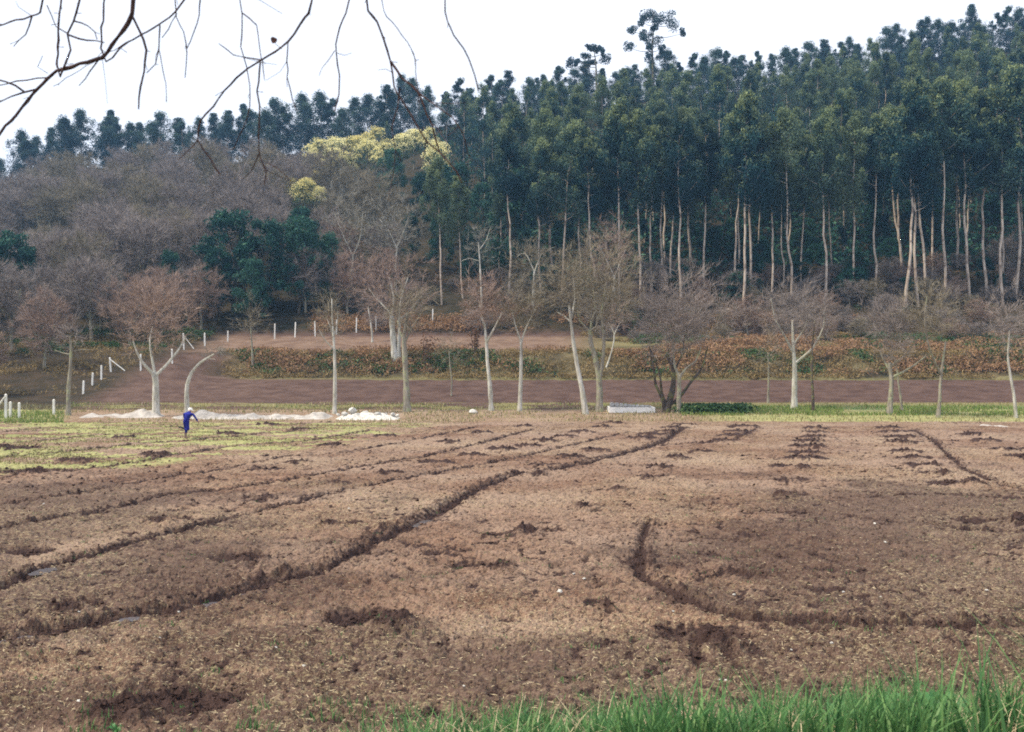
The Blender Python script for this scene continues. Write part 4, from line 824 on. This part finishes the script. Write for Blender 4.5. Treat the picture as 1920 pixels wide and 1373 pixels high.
Q = region(70, 10.2, 12.2, -.45, .05, 89, .45, .8); Q = np.repeat(Q, 14, 0) + crng.normal(size=(len(Q) * 14, 3)) * [.09, .07, 0]; Q[:, 2] = field_fields(Q[:, 0].copy(), Q[:, 1].copy())[0]; P = np.concatenate([P, Q])
blades('field_weeds', 'small green weeds sprouting on the dug field', 'grass', P, np.where(P[:, 1] < 12.2, .05 + .13 * crng.random(len(P)), .03 + .05 * crng.random(len(P))), .008 + .008 * crng.random(len(P)), 8, 3, .6)

# ------------------------------------------------------------------ lush grass and leafy plants on the near bank
def bank_pts(n, x0, x1, y0, y1, seed): r_ = np.random.default_rng(seed); x = x0 + (x1 - x0) * r_.random(n); y = y0 + (y1 - y0) * r_.random(n); return np.stack([x, y, Hbase(x, y)], 1)
P = bank_pts(34000, -2.2, 5.2, 5.6, 9.3, 401); px = P[:, 0] / P[:, 1] * F + CX; dens = sstep(480, 950, px) * np.clip(2.6 * fbm(P[:, 0] * 1.9, P[:, 1] * 1.9, 61, 2) - .95, .02, .62); P = P[rng.random(len(P)) < dens]; px = P[:, 0] / P[:, 1] * F + CX
tuft = fbm(P[:, 0] * 1.4, P[:, 1] * 1.4, 62, 2); h = (.05 + .34 * sstep(.3, .8, tuft) + .20 * rng.random(len(P)) ** 2) * np.interp(px, [600, 1000, 1700, 1850, 1950], [.6, 1.0, 1.1, 1.7, 2.1])
blades('bank_grass', 'lush green grass on the near bank above the field', 'grass', P, h, .008 + .014 * rng.random(len(P)), 9, 4, .6)
n = 1500; P = bank_pts(n, -2.0, 4.8, 6.0, 9.2, 402); blades('dry_bank_grass', 'dead straw blades among the bank grass', 'straw', P, .10 + .25 * rng.random(n), .005 + .005 * rng.random(n), 10, 4, .9)
c = [(780, 1362, .22), (1020, 1340, .30), (985, 1330, .34), (1072, 1345, .30), (1235, 1318, .42), (1255, 1310, .48), (1380, 1330, .34), (1430, 1325, .34), (1590, 1308, .40), (1610, 1312, .36), (1868, 1300, .48), (1890, 1300, .55), (1905, 1295, .5), (1850, 1310, .42), (715, 1368, .2), (890, 1355, .25), (950, 1350, .27), (1165, 1335, .30), (1480, 1320, .3)]
for j, (a, b_, hh) in enumerate(c):
    D = 7.2; x = (a - CX) / F * D; n = 26; r_ = np.random.default_rng(500 + j); B = np.stack([x + .05 * r_.normal(size=n), D + .05 * r_.normal(size=n), np.zeros(n)], 1); B[:, 2] = Hbase(B[:, 0], B[:, 1]) - .01
    o = blades('grass_tuft', None, 'grass', B, hh * (.6 + .5 * r_.random(n)), .010 + .008 * r_.random(n), 600 + j, 5, .42, None); tag(o, 'taller tuft of broad grass blades standing out of the bank grass', 'grass tuft', 'taller grass tufts on the near bank')
def leaf_blade(buf, rng, base, dirn, L, W, up):
    """broad leaf with a midrib fold, arching outwards"""
    s = unit(np.cross(dirn, [0, 0, 1.0])); n = 7; rows_ = []
    for i in range(n):
        t = i / (n - 1); c = base + dirn * L * t + np.array([0, 0, 1]) * (up * L * t - .75 * up * L * t * t); w = W * (math.sin(math.pi * min(1, .08 + .92 * t)) ** .7) * .5 + .002; wv = .012 * math.sin(9 * t + rng.random())
        rows_ += [c - s * w + [0, 0, w * .35 + wv], c, c + s * w + [0, 0, w * .35 - wv]]
    q = [[3 * i + j, 3 * i + j + 1, 3 * i + j + 4, 3 * i + j + 3] for i in range(n - 1) for j in (0, 1)]; buf.add(rows_, q=q, tone=.4 + .6 * rng.random())
M['dock'] = m_leaf('broad_leaf', (.025, .095, .035), (.055, .175, .06), (.16, .30, .13), .3, .35)
for j, (a, D, nl, L, lab) in enumerate([(1748, 7.1, 22, .36, 'leafy dock with a tall rosette of broad upright leaves'), (1655, 7.0, 14, .26, 'low dock rosette with pale leaf undersides'), (1560, 7.3, 12, .24, 'small dock rosette half hidden in the bank grass'), (1385, 7.0, 10, .20, 'tiny broad-leaved weed low in the bank grass'), (1140, 7.1, 9, .18, 'broad-leaved weed where the bank grass thins out'), (218, 7.4, 6, .08, 'lone leafy weed at the bare end of the bank')]):
    r_ = np.random.default_rng(700 + j); x = (a - CX) / F * D; z = float(Hbase(x, D)) + (.10 if j < 3 else .05); z = z if j < 5 else float(CAMZ + (HY - 1375) / F * D)
    t = thing('leafy_plant', lab, 'plant', (x, D, z)); st = Buf(); st.tube(np.array([[0, 0, -.35], [0, 0, .06]]), [.012, .008], 6); link('stem', st.mesh('plant_stem', [M['dock']]), t)
    for i_ in range(nl):
        b = Buf(); an = i_ * 2.4 + r_.random() * .5; leaf_blade(b, r_, np.zeros(3), np.array([math.cos(an), math.sin(an), 0]) * (.35 + .45 * r_.random()), L * (.7 + .6 * r_.random()), L * .19, .9 + .9 * r_.random()); link('leaf', b.mesh('plant_leaf', [M['dock']], True), t)

# ------------------------------------------------------------------ the overhanging bare tree (its trunk stands beside the camera)
T0 = np.array([-5.4, 2.6, 0]); T0[2] = float(Hbase(T0[0], T0[1]))
ot = thing('overhanging_tree', 'bare tree whose dark drooping twigs hang across the sky', 'tree', T0)
DB = 4.2
LIMB = spline([T0 + [0, 0, 3.1], (-4.4, 3.2, 6.1), (-3.0, 3.9, 6.55), (-1.6, 4.2, 6.65), (-.5, 4.25, 6.5), (.2, 4.2, 6.3)], .1)
b = Buf(); tk = spline([T0 + [0, 0, -.4], T0 + [.05, 0, 1.2], T0 + [0, .05, 2.4], T0 + [.1, 0, 3.3], T0 + [-.2, -.3, 5.5]], .3); b.tube(tk - T0, np.linspace(.24, .08, len(tk)), 10); b.tube(LIMB - T0, np.linspace(.11, .014, len(LIMB)), 8); link('trunk', b.mesh('overhang_trunk', [M['bk_twig']], True), ot)
def hang(paths, seed):
    """paths: (pixels, r0, r1 in photo pixels, from_limb)"""
    r_ = np.random.default_rng(seed); b = Buf(); sw = lambda p: DB + .10 * math.sin(p[0] * .011 + seed) + .0006 * p[1]
    for pp, r0, r1, lim in paths:
        pts = [at(*p, sw(p)) for p in pp]
        if lim:
            k_ = np.argmin(np.abs(LIMB[:, 0] - (pts[0][0] + .10))); a = LIMB[k_]; pts = [a, a * .45 + pts[0] * .55 + [.03, 0, .08]] + pts
        p = spline(pts, .035); n = len(p); p[1:-1] += r_.normal(size=(n - 2, 3)) * .0022; r = np.linspace(r0, r1, n) * DB / F * .5 * (1 + .10 * r_.normal(size=n)); b.tube(p, np.maximum(r, .0010), 6)
        for i_ in range(2, n - 1):                                   # spurs and buds
            if r_.random() < .22:
                d = unit(unit(p[i_] - p[i_ - 1]) * .6 + r_.normal(size=3) * .6 + [0, 0, -.1]); L = .012 + .03 * r_.random() + (.16 * r_.random() if r_.random() < .34 else 0)
                q = np.stack([p[i_], p[i_] + d * L * .5, p[i_] + d * L + r_.normal(size=3) * L * .15]); b.tube(q, [.0016, .0013, .0016 if L < .04 else .0009], 4)
    return link('branch', b.mesh('overhang_branch', [M['bk_twig']], True), ot)
hang([([(250, -4), (247, 25), (232, 55), (210, 85), (190, 108), (150, 120), (107, 132), (90, 148), (60, 178), (30, 215), (-10, 262)], 12, 5.5, True),
 ([(67, 168), (45, 172), (22, 183), (-10, 196)], 4, 3, False), ([(45, 172), (28, 160), (-10, 148)], 4, 3, False), ([(88, 146), (50, 150), (-10, 162)], 3, 2, False), ([(107, 130), (132, 95), (127, 65), (140, 40), (152, -10)], 4, 4, True),
 ([(140, 40), (165, 48), (178, 60), (182, 74)], 3, 2, False), ([(127, 65), (150, 72), (195, 80)], 3.5, 2.5, False), ([(88, 10), (105, 50), (125, 62)], 2, 2, False), ([(247, 28), (260, 55), (274, 95), (270, 135), (264, 165), (260, 205)], 5, 3, False),
 ([(192, 98), (240, 78), (300, 47), (330, 22), (350, -6)], 3.5, 3.5, True), ([(300, 47), (297, 90), (290, 120), (275, 137)], 3, 2, False), ([(297, 90), (307, 140), (312, 192)], 2.2, 1.6, False), ([(185, 112), (168, 136), (148, 161)], 3.5, 1.6, False),
 ([(332, 25), (315, 55), (304, 71)], 2.2, 1.6, False), ([(247, 75), (215, 92), (100, 162)], 1.6, 1.2, False), ([(80, 105), (72, 125), (90, 138)], 1.6, 1.4, False)], 1)
hang([([(82, -6), (60, 30), (30, 38), (-10, 50)], 4.5, 3.5, True), ([(60, 30), (48, 65), (25, 88)], 3.5, 1.6, False)], 2)
hang([([(327, -4), (345, 60), (350, 100), (347, 146)], 4, 2, True), ([(376, -4), (370, 45), (350, 92)], 3, 2, False)], 3)
hang([([(587, -6), (572, 32), (540, 78), (492, 112), (465, 128), (430, 158), (400, 200), (376, 225), (371, 262), (395, 300), (412, 327)], 6.5, 3.2, True), ([(371, 262), (352, 285), (334, 300)], 3, 1.6, False), ([(540, 78), (538, 145), (545, 170), (556, 208)], 3.2, 2, False),
 ([(488, 117), (483, 170), (487, 200), (485, 290), (500, 318), (496, 346)], 4.2, 2.6, False), ([(485, 290), (475, 315), (452, 337)], 2.6, 1.4, False), ([(492, 114), (496, 150)], 2.4, 1.6, False), ([(500, 305), (520, 315), (542, 336)], 1.8, 1.2, False), ([(410, 82), (440, 102), (490, 113)], 1.8, 2.6, False)], 4)
hang([([(450, -6), (455, 25), (453, 88), (463, 125), (467, 175), (465, 220), (447, 255), (438, 280)], 4.2, 2, True), ([(455, 25), (480, 48), (490, 112)], 2.6, 2, False)], 5)
hang([([(657, -6), (637, 50), (630, 100), (637, 160), (627, 209)], 4.6, 2.6, True), ([(628, 95), (615, 115), (598, 142)], 1.8, 1.2, False)], 6)
hang([([(688, -6), (707, 40), (720, 75), (732, 115), (740, 160), (770, 215), (800, 265), (825, 285), (845, 305), (866, 343)], 7, 2.6, True), ([(732, 115), (755, 147), (785, 175), (800, 215), (815, 250), (824, 284)], 4.5, 2.8, False), ([(750, 165), (745, 200), (735, 240), (741, 280), (752, 302)], 3, 1.6, False),
 ([(716, -6), (735, 40), (772, 92), (780, 135), (786, 205)], 2.6, 1.5, True), ([(785, 175), (820, 200), (860, 235), (882, 298)], 2.4, 1.4, False), ([(800, 262), (792, 300)], 2, 1.2, False)], 7)
hang([([(834, -6), (850, 65), (868, 92), (880, 110), (890, 140), (897, 172)], 3, 2.6, True)], 8)
c0 = at(513, 76, DB); b = Buf(); b.tube(np.stack([at(529, 92, DB), at(518, 84, DB), at(514, 78, DB)]), [.0013, .001, .001], 4)
an = np.linspace(0, 2 * math.pi, 12, endpoint=False); ring = np.stack([.012 * np.cos(an) * (1 + .25 * np.sin(3 * an)), .007 * np.sin(2 * an + 1), .016 * np.sin(an) * (1 + .2 * np.cos(2 * an))], 1)
for s in (0, 1): b.add(np.vstack([c0 + ring + [0, s * .004, 0], c0 + [0, s * .004 - .006, 0]]), t=[[i_, (i_ + 1) % 12, 12] for i_ in range(12)])
link('dead_leaf', b.mesh('dead_leaf', [M['deadleaf']]), ot)['label'] = 'single curled dead leaf hanging from the bare twig'
for ch in ot.children:
    if ch.name.startswith(('branch', 'dead_leaf')): ch.location = tuple(-T0)

# ------------------------------------------------------------------ the air
hzb = Buf(); hzb.box((0, 330, 72), (1000, 480, 76)); k = NT('haze_air'); pv = k.n('ShaderNodeVolumePrincipled'); pv.inputs['Color'].default_value = (.32, .62, 1, 1); pv.inputs['Density'].default_value = .00030; pv.inputs['Anisotropy'].default_value = .2
k.t.links.new(pv.outputs[0], k.out.inputs['Volume']); tag(link('haze', hzb.mesh('haze', [k.m])), 'thin blue haze in the valley air', kind='stuff')

# ------------------------------------------------------------------ the person in blue crossing the field
def person():
    g = G(347, 823); z = float(field_fields(np.array([g[0]]), np.array([g[1]]))[0][0]); root = thing('person', 'person in blue work clothes and pale cap striding across the field', 'person', (g[0], g[1], z))
    root.scale = (1.28, 1.2, 1.12); V = []; E = []; Rr = []; Z = []
    def v(p, r, zone, par=None):
        V.append(p); Rr.append(r); Z.append(zone)
        if par is not None: E.append((par, len(V) - 1))
        return len(V) - 1
    pel = v((.05, 0, .84), (.235, .17), 0); wa = v((.06, 0, 1.03), (.25, .17), 0, pel); ch_ = v((.09, .06, 1.20), (.285, .18), 0, wa); up = v((.12, .14, 1.33), (.24, .13), 0, ch_); nk = v((.135, .23, 1.42), (.055, .055), 1, up); hd = v((.15, .29, 1.48), (.078, .088), 1, nk); v((.155, .34, 1.56), (.075, .082), 1, hd)
    def arm(s, el, wr, hand):
        a = v(s, .068, 0, up); e = v(el, .052, 0, a); w = v(wr, .036, 0, e); h = v(hand, (.034, .022), 1, w); d = np.array(hand) - np.array(wr); d = d / np.linalg.norm(d); sd = np.cross(d, [0, 1, .2]); sd /= np.linalg.norm(sd)
        for i_, ln in enumerate((.062, .074, .080, .070)):
            b0 = np.array(hand) + sd * (.024 - .016 * i_) + d * .03; k1 = v(tuple(b0), .0095, 1, h); k2 = v(tuple(b0 + d * ln * .55 + [0, .008, -.008]), .0085, 1, k1); v(tuple(b0 + d * ln + [0, .024, -.02]), .0075, 1, k2)
        t1 = np.array(hand) + sd * .034 - d * .02; k1 = v(tuple(t1), .011, 1, h); v(tuple(t1 + sd * .03 + d * .035), .0095, 1, k1)
    arm((.34, .10, 1.33), (.47, .06, 1.13), (.55, .10, .96), (.58, .12, .90)); arm((-.09, .13, 1.33), (-.10, .24, 1.10), (.04, .36, 1.00), (.11, .40, .99))
    h1 = v((-.03, .04, .80), .105, 0, pel); k1 = v((.04, .07, .46), .070, 0, h1); a1 = v((.0, .04, .16), .056, 2, k1); f1 = v((.0, .04, .05), .05, 2, a1); v((.13, .07, .03), (.045, .034), 2, f1)
    h2 = v((.12, -.05, .80), .105, 0, pel); k2 = v((.16, -.06, .44), .072, 0, h2); a2 = v((-.16, -.02, .60), .056, 3, k2); f2 = v((-.25, -.01, .655), .05, 3, a2); v((-.30, -.01, .56), (.04, .034), 3, f2)
    me = bpy.data.meshes.new('skeleton'); me.from_pydata(V, E, []); ob = link('skeleton', me); md = ob.modifiers.new('skin', 'SKIN'); md.use_smooth_shade = True; md.branch_smoothing = .6
    for i_, r in enumerate(Rr): sv = me.skin_vertices[0].data[i_]; sv.radius = r if isinstance(r, tuple) else (r, r); sv.use_root = i_ == 0
    ob.modifiers.new('sub', 'SUBSURF').render_levels = 1; dg = bpy.context.evaluated_depsgraph_get(); bm = bpy.data.meshes.new_from_object(ob.evaluated_get(dg)); bpy.data.objects.remove(ob)
    bm.name = 'person_body'; bm.materials.clear()
    for m_ in ('blue', 'skin', 'muddy', 'boot'): bm.materials.append(M[m_])
    Va = np.array(V); Za = np.array(Z)
    for f in bm.polygons: f.material_index = int(Za[np.argmin(np.linalg.norm(Va - np.array(f.center), axis=1) - .5 * np.array([max(r) if isinstance(r, tuple) else r for r in Rr]))])
    link('body', bm, root)
    b = Buf(); th = np.linspace(0, 2 * math.pi, 14, endpoint=False); rings = [(.100, 1.525), (.104, 1.56), (.097, 1.61), (.070, 1.65), (.02, 1.665)]
    vv = np.concatenate([np.stack([.152 + r * np.cos(th), .325 + r * 1.08 * np.sin(th), z_ + 0 * th], 1) for r, z_ in rings]); q = [[i_ * 14 + j_, i_ * 14 + (j_ + 1) % 14, (i_ + 1) * 14 + (j_ + 1) % 14, (i_ + 1) * 14 + j_] for i_ in range(4) for j_ in range(14)]; b.add(vv, q=q)
    br = np.linspace(-.9, 1.1, 8); inner = np.stack([.152 + .108 * np.cos(br), .325 + .115 * np.sin(br), 1.535 + 0 * br], 1); outer = np.stack([.152 + .19 * np.cos(br), .325 + .17 * np.sin(br), 1.52 + 0 * br], 1); b.add(np.vstack([inner, outer, inner - [0, 0, .012], outer - [0, 0, .012]]), q=[[i_, i_ + 1, i_ + 9, i_ + 8] for i_ in range(7)] + [[i_ + 16, i_ + 24, i_ + 25, i_ + 17] for i_ in range(7)])
    link('cap', b.mesh('person_cap', [M['cap']], True), root)['label'] = 'pale peaked cap'
    b = Buf(); v_, f_ = rock(np.random.default_rng(2), .02); b.add(v_ * .7 + [.245, .33, 1.49], t=f_); b.add(v_ * .8 + [.15, .21, 1.49], t=f_); b.add(v_ * .8 + [.15, .40, 1.49], t=f_); link('face_features', b.mesh('face_features', [M['skin']], True), root)
person()
print('objects', len(sc.objects))
